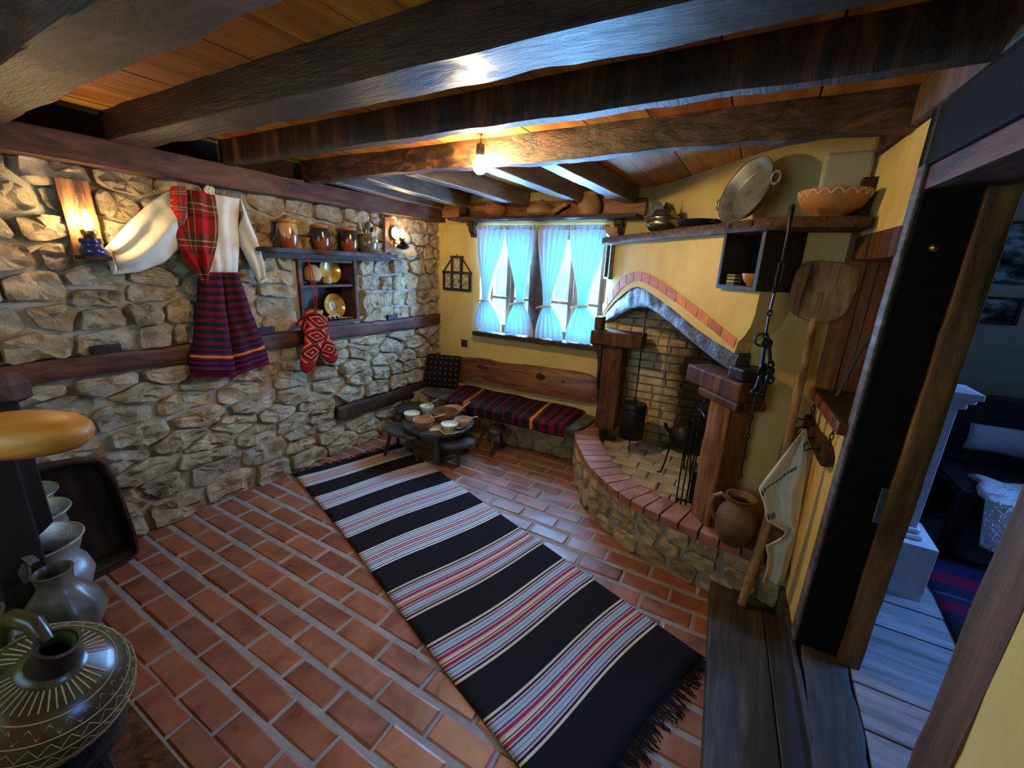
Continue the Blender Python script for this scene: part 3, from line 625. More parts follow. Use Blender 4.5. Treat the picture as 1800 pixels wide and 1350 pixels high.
cur_tab = [  # (top x0, x1), tie centre, (bottom x0, x1)
    (0.522, 0.832, 0.640, 1.262, 0.500, 0.822), (0.838, 1.137, 1.005, 1.262, 0.862, 1.16), (1.148, 1.444, 1.285, 1.258, 1.168, 1.465), (1.448, 1.765, 1.612, 1.285, 1.475, 1.80)]
for i, (a0, a1, tc, tz, b0, b1) in enumerate(cur_tab):
    ph = i*1.9
    def cf(u, v):
        z = lerp(1.912, 0.972+0.01*math.sin(u*9+ph), v); tt = (1.912-tz)/(1.912-0.972)
        if v < tt:
            k = v/tt; s = k*k*(3-2*k); s = s**1.15
            xl, xr = lerp(a0, tc-0.04, s), lerp(a1, tc+0.04, s)
        else:
            k = (v-tt)/(1-tt); s = math.sin(k*PI/2)**0.85
            xl, xr = lerp(tc-0.04, b0, s), lerp(tc+0.04, b1, s)
        sq = 1-abs(v-tt)*0.8
        y = D-0.035-0.012*math.sin(u*PI*11+ph+1.5*math.sin(v*3))*(1.0 if v > 0.06 else 0.55)-0.006*math.sin(u*PI*23+ph)*(0.4+v*0.3)-0.02*math.sin(u*PI)
        return Vector((lerp(xl, xr, u), y, z))
    b = B().grid(cf, 66, 40)
    c = mk('curtain', b, M['curtain'], recalc=False)
    tag(c, ['white sheer tied curtain nearest the stone wall, first of four', 'white tied curtain second from the stone wall, just left of the dark mullion',
            'white tied curtain just right of the dark window mullion', 'white tied curtain beside the fireplace hood, last of four'][i], 'curtain', 'tied curtains at the back window')
    b = B().tube([(tc+0.046*math.cos(t*PI/8), D-0.047+0.035*math.sin(t*PI/8), tz+0.008*math.cos(t*PI/8)) for t in range(16)], 0.011, 6, True)
    b.tube([(tc-0.03, D-0.075, tz), (tc-0.07, D-0.07, tz-0.012), (tc-0.095, D-0.06, tz-0.022)], 0.007, 6); mk('tie', b, M['white_cloth'], c)
    b = B(); b.grid(lambda u, v: Vector((lerp(a0-0.004, a1+0.004, u), D-0.043-0.012*math.sin(u*PI*30+ph), lerp(1.935, 1.895, v))), 90, 2); mk('gathered_heading', b, M['curtain'], c, recalc=False)

# shelf above the window
ws = thing('window_shelf', (1.18, 3.4, 1.955), 'long narrow plank shelf above the curtained window carrying clay pots', 'shelf')
mk('plank', hewn((0.33, 3.375, 1.975), (2.03, 3.375, 1.982), 0.235, 0.026, 0.003, 41.0), M['dark_wood'], ws)
for x in (0.47, 1.86):
    b = B(); prof = [(3.49, 1.96), (3.40, 1.96), (3.40, 1.93), (3.425, 1.925), (3.43, 1.90), (3.44, 1.875), (3.462, 1.86), (3.465, 1.835), (3.49, 1.83)]
    b.prism(prof, lambda u, v, d: Vector((d, u, v)), x-0.03, x+0.03); mk('bracket', b, M['dark_wood'], ws, smooth=False)
b = B(); b.bx(0.38, 0.455, 3.36, 3.43, 1.989, 2.075); tag(mk('wood_offcut', b, M['dark_wood'], smooth=False, bevel=0.006), 'small dark wooden block at the stone wall end of the window shelf', 'block')
"""clay vessels on it"""
def vessel(name, prof, c, mat, label, cat, group=None, seg=32, handle=None, inner=0.8):
    """hollow turned pot; prof outer (r, z) from foot to rim"""
    c = Vector(c); e = thing(name, c, label, cat, group)
    pin = [(max(r-0.007, 0.002), z) for r, z in reversed(prof)]
    pin = [(pin[0][0], prof[-1][1])]+[p for p in pin[1:] if p[1] > prof[0][1]+0.006]
    b = B().lathe(list(prof)+pin, c, seg); mk('body', b, mat, e)
    if handle:
        pts, r = handle; b = B().tube([c+Vector(p) for p in pts], r, 8); mk('handle', b, mat, e)
    return e
ZS = 1.99
e = vessel('clay_pot', [(0.045, 0), (0.085, 0.03), (0.10, 0.065), (0.085, 0.10), (0.062, 0.115), (0.066, 0.125)], (0.765, 3.38, ZS), M['clay_red'], 'round reddish clay pot with pale scalloped collar on window shelf', 'pot',
           handle=([(-0.09, 0, 0.085), (-0.115, 0, 0.1), (-0.118, 0, 0.075), (-0.098, 0, 0.055)], 0.009))
b = B().tube([(0.765+(0.078+0.006*math.sin(k*1.3))*math.cos(k*PI/16), 3.38+(0.078+0.006*math.sin(k*1.3))*math.sin(k*PI/16), ZS+0.098+0.006*math.sin(k*1.3)) for k in range(32)], 0.006, 6, True); mk('scalloped_collar', b, M['clay_pale'], e)
e = thing('clay_teapot', (1.21, 3.38, ZS), 'lidded clay vessel with long slanting spout on window shelf', 'teapot')
c = Vector((1.21, 3.38, ZS)); b = B().lathe([(0.08, 0), (0.118, 0.025), (0.125, 0.055), (0.10, 0.085), (0.06, 0.10)], c, 32); mk('body', b, M['clay'], e)
b = B().lathe([(0.066, 0.097), (0.06, 0.107), (0.02, 0.116), (0.014, 0.122), (0.02, 0.128), (0.012, 0.136)], c, 24); mk('lid', b, M['clay'], e)
b = B().tube([c+Vector(p) for p in ((0.10, -0.01, 0.035), (0.15, -0.02, 0.05), (0.20, -0.035, 0.075), (0.245, -0.045, 0.088))], [0.03, 0.023, 0.018, 0.015], 10); mk('spout', b, M['clay'], e)
vessel('clay_jug', [(0.07, 0), (0.092, 0.04), (0.095, 0.085), (0.075, 0.125), (0.062, 0.15), (0.07, 0.172)], (1.63, 3.38, ZS), M['clay'], 'brown clay jug with loop handle on the window shelf', 'jug',
       handle=([(-0.062, 0, 0.158), (-0.10, 0, 0.168), (-0.115, 0, 0.14), (-0.105, 0, 0.11), (-0.085, 0, 0.09)], 0.009))

# photo frame and switch
pf = thing('photo_frame', (0.27, D, 1.335), 'dark stepped wooden frame with four old photographs, on yellow wall', 'picture frame')
b = B(); y0, y1 = D-0.022, D
def bar(b, x0, x1, z0, z1, y0=D-0.022): b.bx(x0, x1, y0, D, z0, z1)
bar(b, 0.105, 0.445, 1.325, 1.35); bar(b, 0.095, 0.45, 1.488, 1.512); bar(b, 0.195, 0.345, 1.635, 1.66)
for x in (0.115, 0.215, 0.325, 0.43): bar(b, x-0.012, x+0.012, 1.345, 1.49)
for x in (0.215, 0.325): bar(b, x-0.012, x+0.012, 1.51, 1.64)
mk('frame', b, M['black_wood'], pf, smooth=False, bevel=0.003)
for p0, p1 in (((0.11, 1.512), (0.20, 1.625)), ((0.435, 1.512), (0.342, 1.625))):
    b = B().tube([(p0[0], D-0.01, p0[1]), (p1[0], D-0.01, p1[1])], 0.007, 6); mk('brace', b, M['dark_wood'], pf)
for x0, x1, z0, z1 in ((0.13, 0.203, 1.355, 1.483), (0.23, 0.313, 1.355, 1.483), (0.338, 0.416, 1.355, 1.483), (0.23, 0.313, 1.52, 1.632)):
    b = B(); b.bx(x0-0.008, x1+0.008, D-0.01, D-0.006, z0-0.004, z1+0.004); ph = mk('mount', b, M['paper'], pf, smooth=False)
    b = B(); b.bx(x0, x1, D-0.012, D-0.0101, z0+0.012, z1-0.004); mk('photograph', b, M['photo_print'], ph, smooth=False)
b = B().tube([(0.27, D-0.004, 1.66), (0.27, D-0.012, 1.672)], 0.005, 6); mk('hook', b, M['iron'], pf)
ls = thing('light_switch', (0.366, D, 0.77), 'small dark brown square switch plate low on yellow wall', 'switch')
b = B(); b.bx(0.327, 0.406, D-0.008, D, 0.765, 0.842); mk('plate', b, M['switch'], ls, smooth=False, bevel=0.003)
b = B(); b.bx(0.35, 0.383, D-0.013, D-0.006, 0.785, 0.822); mk('rocker', b, M['switch'], ls, smooth=False, bevel=0.002)

# ---------------------------------------------------------------- built-in bench, backrest, blanket, cushion
be = thing('corner_bench', (0.9, 3.3, 0), 'low built-in bench of rough stone with plank seat under the window', 'bench')
def BQ(u, v, d): return Vector((u, 3.06+0.09*u-d, v))
b = B(); b.add([(0.02, 3.062, 0), (1.76, 3.22, 0), (1.78, 3.49, 0), (0.02, 3.49, 0), (0.02, 3.062, 0.33), (1.76, 3.22, 0.33), (1.78, 3.49, 0.33), (0.02, 3.49, 0.33)], [(0, 1, 5, 4), (1, 2, 6, 5), (2, 3, 7, 6), (3, 0, 4, 7), (4, 5, 6, 7)])
core = mk('stone_base', b, M['mortar_curb'], be, smooth=False)
for i, c in enumerate(rubble(0.03, 1.76, 0.0, 0.325, lambda v: (0.07, 0.12), 0.10, 0.22, 0.020, (), 0.7, 5)):
    mk('stone', stone_geo(c, BQ, random.uniform(0.012, 0.03), 300+i*1.7, 0.014, 18), M['curb_stone'], core)
ol = [(0.06, 3.48), (1.86, 3.48), (1.85, 3.05), (1.70, 2.985), (1.1, 2.985), (0.60, 2.985), (0.35, 3.0), (0.16, 3.06), (0.07, 3.2)]
mk('seat', blob(chaikin(ol, 1, 0.2), 0.325, 0.358, lambda u, v, d: Vector((u, v, d)), 0.006), M['grey_wood'], be)
top = [(0.10, 0.652), (0.35, 0.660), (0.50, 0.676), (0.66, 0.690), (0.80, 0.672), (0.95, 0.682), (1.15, 0.700), (1.40, 0.705), (1.62, 0.712), (1.76, 0.70), (1.82, 0.645)]
bot = [(1.82, 0.46), (1.72, 0.447), (1.45, 0.443), (1.0, 0.428), (0.6, 0.426), (0.25, 0.420), (0.09, 0.415)]
b = blob(chaikin(top+bot, 1, 0.25), D-0.05, D-0.008, lambda u, v, d: Vector((u, d, v)), 0.007)
bp_ = mk('backrest_plank', b, M['bench_wood'])
for kx, kz, ka, kb in ((0.62, 0.60, 0.075, 0.018), (1.27, 0.61, 0.05, 0.034), (1.50, 0.605, 0.022, 0.010)):
    mk('knot', blob([(kx+ka*math.cos(t*PI/8)*(1+0.15*math.sin(t*2.3)), kz+kb*math.sin(t*PI/8)*(1+0.2*math.sin(t*1.7))) for t in range(16)], D-0.0515, D-0.045, lambda u, v, d: Vector((u, d, v)), 0.001), M['dark_wood'], bp_)
tag(bp_, 'wavy-edged brown wooden backrest plank fixed above corner bench', 'backrest')
def bl(u, v):
    x = lerp(0.40, 1.70, u)+(0.16*(v if v < 0.8 else 0.8)*(1-u)) + 0.03*u*v
    if v < 0.78: k = v/0.78; y, z = lerp(3.455, 2.975, k), 0.372+0.004*math.sin(u*17+v*6)
    else: k = (v-0.78)/0.22; y, z = 2.965-0.004*math.sin(u*30), lerp(0.368, 0.282, k)
    return Vector((x, y, z+0.003*nz((x, y, 1), 9)))
bk = mk('striped_blanket', B().grid(bl, 90, 26), M['blanket'], solid=0.012, recalc=False); tag(bk, 'crimson and charcoal striped woollen runner with yellow bands spread over bench seat', 'blanket')
b = B()
for k in range(34):
    v = k/33; p = bl(1.0, v*0.78); b.tube([p, p+Vector((0.02, 0, -0.006)), p+Vector((0.035, random.uniform(-.01, .01), -0.010))], 0.0025, 4)
tag(mk('fringe', b, M['black_yarn'], bk), kind='stuff')
# cushion leaning in the corner
def pil(u, v, s):
    a, c = u*2-1, v*2-1; t = 0.055*(max(0, 1-a**4)*max(0, 1-c**4))**0.5
    return (a*0.185*(1-0.06*(1-a*a)*0+0.05*abs(c)**3*0), c*0.165, s*t)
cm = Matrix.Translation((0.225, 3.30, 0.525)) @ Matrix.Rotation(math.radians(20), 4, 'Z') @ Matrix.Rotation(math.radians(74), 4, 'X')
b = B(); 
for s in (1, -1): b.grid(lambda u, v: cm @ Vector(pil(u, v, s)), 16, 16)
cu = mk('cushion', b, M['cushion']); tag(cu, 'small black cushion with woven diamond dots leaning in bench corner', 'cushion')

# ---------------------------------------------------------------- low table, stools, dishes
TZ = 0.285; TC = Vector((0.70, 2.665, 0))
tb = thing('low_round_table', (0.70, 2.665, 0), 'low round dark dining table set with clay bowls', 'table')
mk('tabletop', B().lathe([(0.29, TZ-0.03), (0.302, TZ-0.024), (0.302, TZ-0.005), (0.296, TZ)], TC, 48), M['stool_wood'], tb)
mk('apron', B().lathe([(0.235, TZ-0.10), (0.245, TZ-0.031)], TC, 40), M['stool_wood'], tb)
for a in (215, 305, 35, 125):
    a = math.radians(a); p = TC+Vector((0.22*math.cos(a), 0.22*math.sin(a), 0)); q = TC+Vector((0.255*math.cos(a), 0.255*math.sin(a), 0))
    mk('leg', hewn((q.x, q.y, 0.0), (p.x, p.y, TZ-0.035), 0.05, 0.035, 0.002, 3, seg=4), M['stool_wood'], tb)
def stool(poly, z, feet, label, thick=0.03):
    cx = sum(p[0] for p in poly)/len(poly); cy = sum(p[1] for p in poly)/len(poly)
    e = thing('low_stool', (cx, cy, 0), label, 'stool', 'low stools around the round table')
    mk('seat', blob(chaikin(poly, 2, 0.22), z-thick, z, lambda u, v, d: Vector((u, v, d)), 0.006), M['stool_wood'], e)
    for f in feet:
        t = Vector((lerp(f[0], cx, 0.42), lerp(f[1], cy, 0.42), z-thick+0.006)); mk('leg', B().tube([(f[0], f[1], 0.0), t], [0.014, 0.017], 8), M['leg_wood'], e)
    return e
stool([(0.365, 2.345), (0.325, 2.42), (0.33, 2.49), (0.385, 2.535), (0.50, 2.50), (0.70, 2.405), (0.72, 2.36), (0.66, 2.305), (0.645, 2.335), (0.60, 2.315), (0.48, 2.305)], 0.245,
      [(0.398, 2.324), (0.35, 2.525), (0.698, 2.402)], 'half-round dark three-legged stool with notched edge, nearest the striped rug')
stool([(0.875, 2.46), (0.86, 2.53), (0.93, 2.63), (1.00, 2.69), (1.075, 2.685), (1.11, 2.60), (1.07, 2.52), (0.97, 2.43)], 0.20,
      [(0.807, 2.516), (1.009, 2.529), (0.907, 2.731)], 'bluish dark kidney-shaped stool in front of the round table')
stool([(1.01, 2.95), (1.015, 3.03), (1.065, 3.065), (1.145, 3.04), (1.20, 2.96), (1.19, 2.88), (1.13, 2.815)], 0.225,
      [(0.921, 2.928), (1.139, 2.825), (1.115, 3.053)], 'small heart-shaped stool with reddish legs, standing alone by the bench')
stool([(0.095, 2.76), (0.03, 2.86), (0.06, 2.95), (0.13, 3.05), (0.24, 3.08), (0.31, 3.03), (0.30, 2.90), (0.23, 2.76), (0.16, 2.72)], 0.25,
      [(0.12, 2.80), (0.12, 3.02), (0.27, 2.93)], 'dark stool behind the table against the stone wall')
def bowl(c, r, h, mat, label, fill=None, foot=0.55, ornament=None, name='clay_bowl', prof=None, cat='bowl', fz=0.72):
    c = Vector(c); e = thing(name, c, label, cat)
    p = prof or [(r*foot, 0), (r*foot*1.02, h*0.06), (r*0.80, h*0.35), (r*0.95, h*0.7), (r, h)]
    t = 0.006
    pin = [(max(a-t, 0.002), z) for a, z in reversed(p)]; pin = [(p[-1][0]-t, h)]+[(a, max(z, 0.008)) for a, z in pin[1:]]+[(0.001, 0.008)]
    mk('body', B().lathe(list(p)+pin, c, 32), mat, e)
    if fill: mk('food', B().lathe([(0.001, h*fz-0.01), (r*0.9, h*fz-0.006), (r*0.915, h*fz), (r*0.4, h*fz+0.006), (0.002, h*fz+0.007)], c, 24), fill, e)
    if ornament:
        om, n, z0, z1 = ornament; b = B()
        for k in range(n):
            a = 2*PI*k/n
            def rad(z):
                for (ra, za), (rb, zb) in zip(p, p[1:]):
                    if za <= z <= zb: return lerp(ra, rb, (z-za)/max(zb-za, 1e-6))
                return p[-1][0]
            pts = [c+Vector(((rad(z)+0.001)*math.cos(a+0.25*PI/n*kk), (rad(z)+0.001)*math.sin(a+0.25*PI/n*kk), z)) for kk, z in ((0, z0), (1, (z0+z1)/2), (0, z1))]
            b.tube(pts, 0.0028, 5)
        mk('ornament', b, om, e)
    return e
def spoon(p0, p1, label, mat='spoon_wood', bowl_r=0.013, th=0.0045, group=None):
    p0, p1 = Vector(p0), Vector(p1); e = thing('wooden_spoon', p0, label, 'spoon', group)
    mk('shaft', B().tube([p0, lerp(p0, p1, 0.5)+Vector((0, 0, 0.004)), p1], [th, th*0.95, th*1.3], 8), M[mat], e)
    d = (p1-p0).normalized(); q = d.to_track_quat('Z', 'Y').to_matrix().to_4x4(); m = Matrix.Diagonal((1, 0.5, 1.35, 1))
    mk('scoop', B().lathe([(0.001, -bowl_r), (bowl_r*0.8, -bowl_r*0.6), (bowl_r, 0), (bowl_r*0.8, bowl_r*0.6), (0.001, bowl_r)], p0-d*bowl_r*0.7, 14, mat=q @ m), M[mat], e)
    return e
T = TZ+0.001
bowl((0.765, 2.665, T+0.004), 0.115, 0.10, M['table_bowl'], 'large brown wooden bowl in the middle of the low table', name='wooden_bowl', foot=0.42)
bowl((0.50, 2.745, T), 0.062, 0.075, M['slip'], 'tall cream cup with dark upright stripes on the table', M['food_white'], 0.72, (M['glaze_brown'], 20, 0.012, 0.055))
bowl((0.50, 2.555, T), 0.068, 0.062, M['slip'], 'cream bowl of white food at the stone wall side of the table', M['food_white'], 0.6, (M['glaze_brown'], 14, 0.012, 0.05))
bowl((0.705, 2.465, T), 0.088, 0.078, M['clay_red'], 'brown clay bowl of stew nearest the striped rug', M['food_red'], 0.55)
bowl((0.915, 2.535, T+0.003), 0.068, 0.062, M['slip'], 'patterned cream bowl of white food in front on the table', M['food_white'], 0.6, (M['glaze_brown'], 16, 0.012, 0.05))
bowl((0.945, 2.685, T), 0.070, 0.068, M['clay_pale'], 'striped clay bowl of red food at the bench side of the table', M['food_red'], 0.6, (M['slip'], 18, 0.012, 0.05))
bowl((0.70, 2.86, T), 0.095, 0.062, M['clay_pale'], 'wide pale clay bowl at the back of the low table', None, 0.55)
spoon((0.475, 2.735, T+0.055), (0.56, 2.83, T+0.125), 'short wooden spoon standing in the striped cup')
spoon((0.70, 2.45, T+0.055), (0.83, 2.585, T+0.11), 'wooden spoon lying in the brown bowl of stew')
spoon((0.93, 2.67, T+0.05), (1.055, 2.735, T+0.095), 'wooden spoon in the striped bowl of red food')
spoon((0.80, 2.70, T+0.035), (0.90, 2.84, T+0.165), 'long wooden ladle leaning out of the large wooden bowl', bowl_r=0.02, th=0.006)
def tc(u, v):
    p = Vector((0.60, 2.62, 0)).lerp(Vector((0.80, 2.86, 0)), u)+Vector((0.27, -0.22, 0))*(v-0.5); return Vector((p.x+0.06, p.y-0.07, T+0.001+0.0015*math.sin(u*9+v*7)))
tag(mk('white_napkin', B().grid(tc, 14, 14), M['white_cloth'], solid=0.003, recalc=False), 'white cloth under the large wooden bowl on the low table', 'napkin')
def tc2(u, v): return Vector((lerp(0.66, 0.935, u)+0.05*v, lerp(2.585, 2.455, u)+0.06*v, T+0.001+0.0015*math.sin(u*14)))
tag(mk('yellow_napkin', B().grid(tc2, 20, 6), M['bread_cloth'], solid=0.003, recalc=False), 'folded yellowish cloth strip at the front edge of the low table', 'napkin')

# ---------------------------------------------------------------- striped rug
rd = Vector((2.38, -0.79, 0)).normalized(); rp = Vector((0.79, 2.38, 0)).normalized()
ruo = Vector((0.085, 1.715, 0))
RL = 2.72
rugm = [plain('rug_black', (0.014, 0.012, 0.014), 0.98, spec=0.1, bs=0.3, ns=300), plain('rug_cream', (0.62, 0.56, 0.38), 0.98, spec=0.1, bs=0.3, ns=300), plain('rug_pink', (0.52, 0.34, 0.40), 0.98, spec=0.1, bs=0.3, ns=300),
        plain('rug_navy', (0.03, 0.03, 0.09), 0.98, spec=0.1, bs=0.3, ns=300), plain('rug_grey', (0.42, 0.50, 0.54), 0.98, spec=0.1, bs=0.6, ns=300), plain('rug_red', (0.34, 0.03, 0.055), 0.98, spec=0.1, bs=0.3, ns=300),
        plain('rug_brown', (0.10, 0.06, 0.04), 0.98, spec=0.1, bs=0.3, ns=300), plain('rug_white', (0.78, 0.78, 0.80), 0.98, spec=0.1, bs=0.3, ns=300), plain('rug_ochre', (0.50, 0.30, 0.08), 0.98, spec=0.1, bs=0.3, ns=300)]
seq = [(1, 1), (0, .8), (2, .8), (3, .4), (4, 1.3), (0, .15), (4, 1.3), (3, .5), (2, .7), (5, 1.2), (2, .6), (1, .9), (6, .5), (1, .5), (5, 1.2), (2, .7), (3, .5), (4, 1.3), (0, .15), (4, 1.3), (3, .4), (2, .8), (0, .8), (1, 1)]
seq2 = [(7, .8), (0, .6), (7, .8), (3, .5), (7, .7), (3, .3), (4, 1.2), (3, .5), (7, .8), (5, .7), (2, 1.0), (5, .7), (7, .8), (3, .5), (4, 1.2), (3, .5), (7, .7), (3, .4), (7, .8), (0, .6), (7, .8)]
groups = [(0.06, 0.235, 2), (0.412, 0.605, 1), (0.79, 0.995, 1), (1.175, 1.36, 1), (1.55, 1.765, 0), (1.93, 2.15, 0), (2.315, 2.51, 0)]
rows = []; cur = 0.0
for (a, c, kind) in groups:
    rows.append((cur, a, 0)); sq = seq2 if kind else seq; tot = sum(w for _, w in sq); p = a
    for m_, w in sq:
        q = p+(c-a)*w/tot; mm = m_
        if kind == 2 and m_ in (4,): mm = 8
        rows.append((p, q, mm)); p = q
    cur = c
rows.append((cur, RL, 0))
b = B()
def rugp(s, t):
    wl_ = 0.895-0.02*s/RL; sk = 0.02*math.sin(s*2.1)
    return ruo+rd*(s+0.012*math.sin(t*5+s*3))+rp*(t*wl_+sk*(1-t)*0.6)+Vector((0, 0, 0.0075+0.0015*nz((s*3, t*3, 0), 1.2)))
NT = 30
for (s0, s1, m_) in rows:
    ns_ = max(1, int((s1-s0)/0.05)); 
    for i in range(ns_):
        sa, sb = lerp(s0, s1, i/ns_), lerp(s0, s1, (i+1)/ns_)
        for k in range(NT): b.add([rugp(sa, k/NT), rugp(sb, k/NT), rugp(sb, (k+1)/NT), rugp(sa, (k+1)/NT)], [(0, 1, 2, 3)], mi=m_)
rug = mk('striped_rug', b, rugm, recalc=False, solid=0.007, merge=True); tag(rug, 'long handwoven black rug with coloured stripe bands on the tile floor', 'rug')
b = B()
for end, s, sg in ((0, 0.0, -1), (1, RL, 1)):
    for k in range(170):
        t = k/169; p = rugp(s, t); ln = random.uniform(0.03, 0.085); sd = random.uniform(-0.025, 0.025)
        b.tube([p, p+rd*sg*ln*0.5+rp*sd*0.4+Vector((0, 0, -0.002)), p+rd*sg*ln+rp*sd+Vector((0, 0, -0.005))], 0.0022, 4)
tag(mk('fringe', b, M['black_yarn'], rug), kind='stuff')

# ---------------------------------------------------------------- fireplace
def HN(s, off=0.0, z=0.0): return Vector((1.81+0.6560*s+0.7548*off, 3.47-0.7549*s+0.6560*off, z))
fp = thing('fireplace', (2.6, 2.9, 0), 'corner fireplace with yellow plaster hood over brick arch and curved stone hearth', 'fireplace')
HQ = lambda u, v, d: HN(u, -d, v)
strip = [(-0.03, 1.215), (0.06, 1.285), (0.15, 1.345), (0.244, 1.392), (0.34, 1.44), (0.43, 1.474), (0.511, 1.488), (0.614, 1.478), (0.78, 1.437), (0.955, 1.392), (1.10, 1.347), (1.232, 1.305), (1.40, 1.265), (1.566, 1.232)]
right = [(1.574, 1.285), (1.612, 1.326), (1.637, 1.37), (1.65, 1.436), (1.652, 1.53), (1.385, 1.53), (1.385, 1.79), (-0.03, 1.79)]
hood = mk('hood', B().prism(strip+right, HQ, 0.0, -0.075), M['plaster'], fp, smooth=False)
mk('hood_side', B().prism([(1.50, 1.26), (1.566, 1.232)]+right[:5]+[(1.50, 1.53)], HQ, -0.076, -0.20), M['plaster'], fp, smooth=False)
b = B(); b.add([HN(1.385, 0.152, 1.5), HN(1.66, 0.182, 1.5), HN(1.66, 0.30, 1.5), HN(1.385, 0.30, 1.5)]+[HN(1.385, 0.152, 1.79), HN(1.66, 0.182, 1.79), HN(1.66, 0.30, 1.79), HN(1.385, 0.30, 1.79)], [(0, 1, 5, 4), (1, 2, 6, 5), (2, 3, 7, 6), (3, 0, 4, 7), (0, 3, 2, 1), (4, 5, 6, 7)]); mk('hood_return', b, M['plaster'], fp, smooth=False)
outer = [(-0.06, 1.305), (0.05, 1.40), (0.133, 1.459), (0.21, 1.515), (0.288, 1.556), (0.39, 1.58), (0.503, 1.590), (0.58, 1.586), (0.658, 1.573), (0.824, 1.538), (1.111, 1.453), (1.32, 1.386), (1.571, 1.300)]
inner = [(-0.04, 1.235), (0.05, 1.308), (0.11, 1.357), (0.20, 1.42), (0.285, 1.472), (0.36, 1.503), (0.44, 1.525), (0.527, 1.53), (0.60, 1.52), (0.676, 1.506), (0.812, 1.478), (1.097, 1.401), (1.244, 1.355), (1.417, 1.303), (1.56, 1.252)]
def resamp(pts, n):
    L = [math.dist(a, c) for a, c in zip(pts, pts[1:])]; T_ = sum(L); out = []
    for i in range(n+1):
        t = T_*i/n; k = 0
        while k < len(L)-1 and t > L[k]: t -= L[k]; k += 1
        f = min(1, t/L[k]); out.append((lerp(pts[k][0], pts[k+1][0], f), lerp(pts[k][1], pts[k+1][1], f)))
    return out
nb = 15; O_, I_ = resamp(outer, nb*4), resamp(inner, nb*4)
for i in range(nb):
    idx = [i*4+j for j in range(5)]
    def sh(p, q, f): return (lerp(p[0], q[0], f), lerp(p[1], q[1], f))
    po = [O_[j] for j in idx]; pi = [I_[j] for j in idx]
    po[0] = sh(po[0], po[1], 0.2); pi[0] = sh(pi[0], pi[1], 0.2); po[-1] = sh(po[-1], po[-2], 0.2); pi[-1] = sh(pi[-1], pi[-2], 0.2)
    mk('arch_brick', B().prism(po+pi[::-1], HQ, -0.03, 0.004), M['arch_brick'], hood, smooth=False)
timb = [(0.0, 1.16), (0.12, 1.215), (0.275, 1.268), (0.431, 1.325), (0.572, 1.355), (0.683, 1.358), (0.82, 1.333), (0.982, 1.29), (1.207, 1.222), (1.40, 1.17), (1.585, 1.13)]
st = [(0.0, 1.235)]+strip[1:-1]+[(1.585, 1.228)]
nA = 44; SA, TA = resamp(st, nA), resamp(timb, nA); b = B(); vs = []; fs = []
for i in range(nA+1):
    (s0, z0), (s1, z1) = SA[i], TA[i]
    for k, (f, off) in enumerate(((0, 0.01), (0.25, 0.0), (0.6, -0.004), (0.9, 0.0), (1.0, 0.012), (1.0, 0.04), (1.0, 0.078), (0, 0.078))):
        p = HN(lerp(s0, s1, f), off, lerp(z0, z1, f)); j = 0.010*nz(p, 14, 3)+0.006*nz(p, 38, 1)
        if k > 0: p += Vector((-0.75*j, -0.65*j, j*0.7))
        vs.append(p)
for i in range(nA):
    for k in range(8): fs.append((i*8+k, i*8+(k+1) % 8, (i+1)*8+(k+1) % 8, (i+1)*8+k))
fs += [tuple(range(8)), tuple(reversed(range(nA*8, nA*8+8)))]
b.add(vs, fs); M['arch_timber'] = grain('arch_timber', [(0.33, (0.022, 0.017, 0.015)), (0.52, (0.085, 0.066, 0.056)), (0.7, (0.19, 0.155, 0.13))], (3, 3, 3), 5, 0.55, 0.8, 0.02, 0.5, dist=1.0)
mk('arch_timber', b, M['arch_timber'], fp)
# upper hood behind the mantel
uf = [(2.06, 3.50), (2.22, 3.36), (2.40, 3.14), (2.60, 2.90), (2.78, 2.70), (2.92, 2.58), (3.04, 2.50), (3.12, 2.45), (3.20, 2.43)]
b = B(); n = len(uf); vs = [(x, y, z) for z in (1.78, 1.95, 2.215) for x, y in uf]+[(x+0.06, y+0.05, z) for z in (1.78, 1.95, 2.215) for x, y in uf]
fs = [(r*n+i, r*n+i+1, (r+1)*n+i+1, (r+1)*n+i) for r in (0, 1) for i in range(n-1)]+[(3*n+r*n+i, 3*n+(r+1)*n+i, 3*n+(r+1)*n+i+1, 3*n+r*n+i+1) for r in (0, 1) for i in range(n-1)]
fs += [(i, 3*n+i, 3*n+i+1, i+1) for i in range(n-1)]+[(2*n+i, 2*n+i+1, 5*n+i+1, 5*n+i) for i in range(n-1)]+[(r*n, (r+1)*n, 3*n+(r+1)*n, 3*n+r*n) for r in (0, 1)]+[(r*n+n-1, 3*n+r*n+n-1, 3*n+(r+1)*n+n-1, (r+1)*n+n-1) for r in (0, 1)]
b.add(vs, fs); mk('upper_hood', b, M['plaster'], fp)
b = B(); b.bx(2.905, 3.22, 2.34, 2.40, 0.2, 1.80); mk('flank_wall', b, M['plaster'], fp, smooth=False)
b = B(); b.bx(3.035, 3.20, 2.325, 2.42, 1.80, 2.10); mk('flue_block', b, M['plaster_pale'], fp, smooth=False, bevel=0.012)
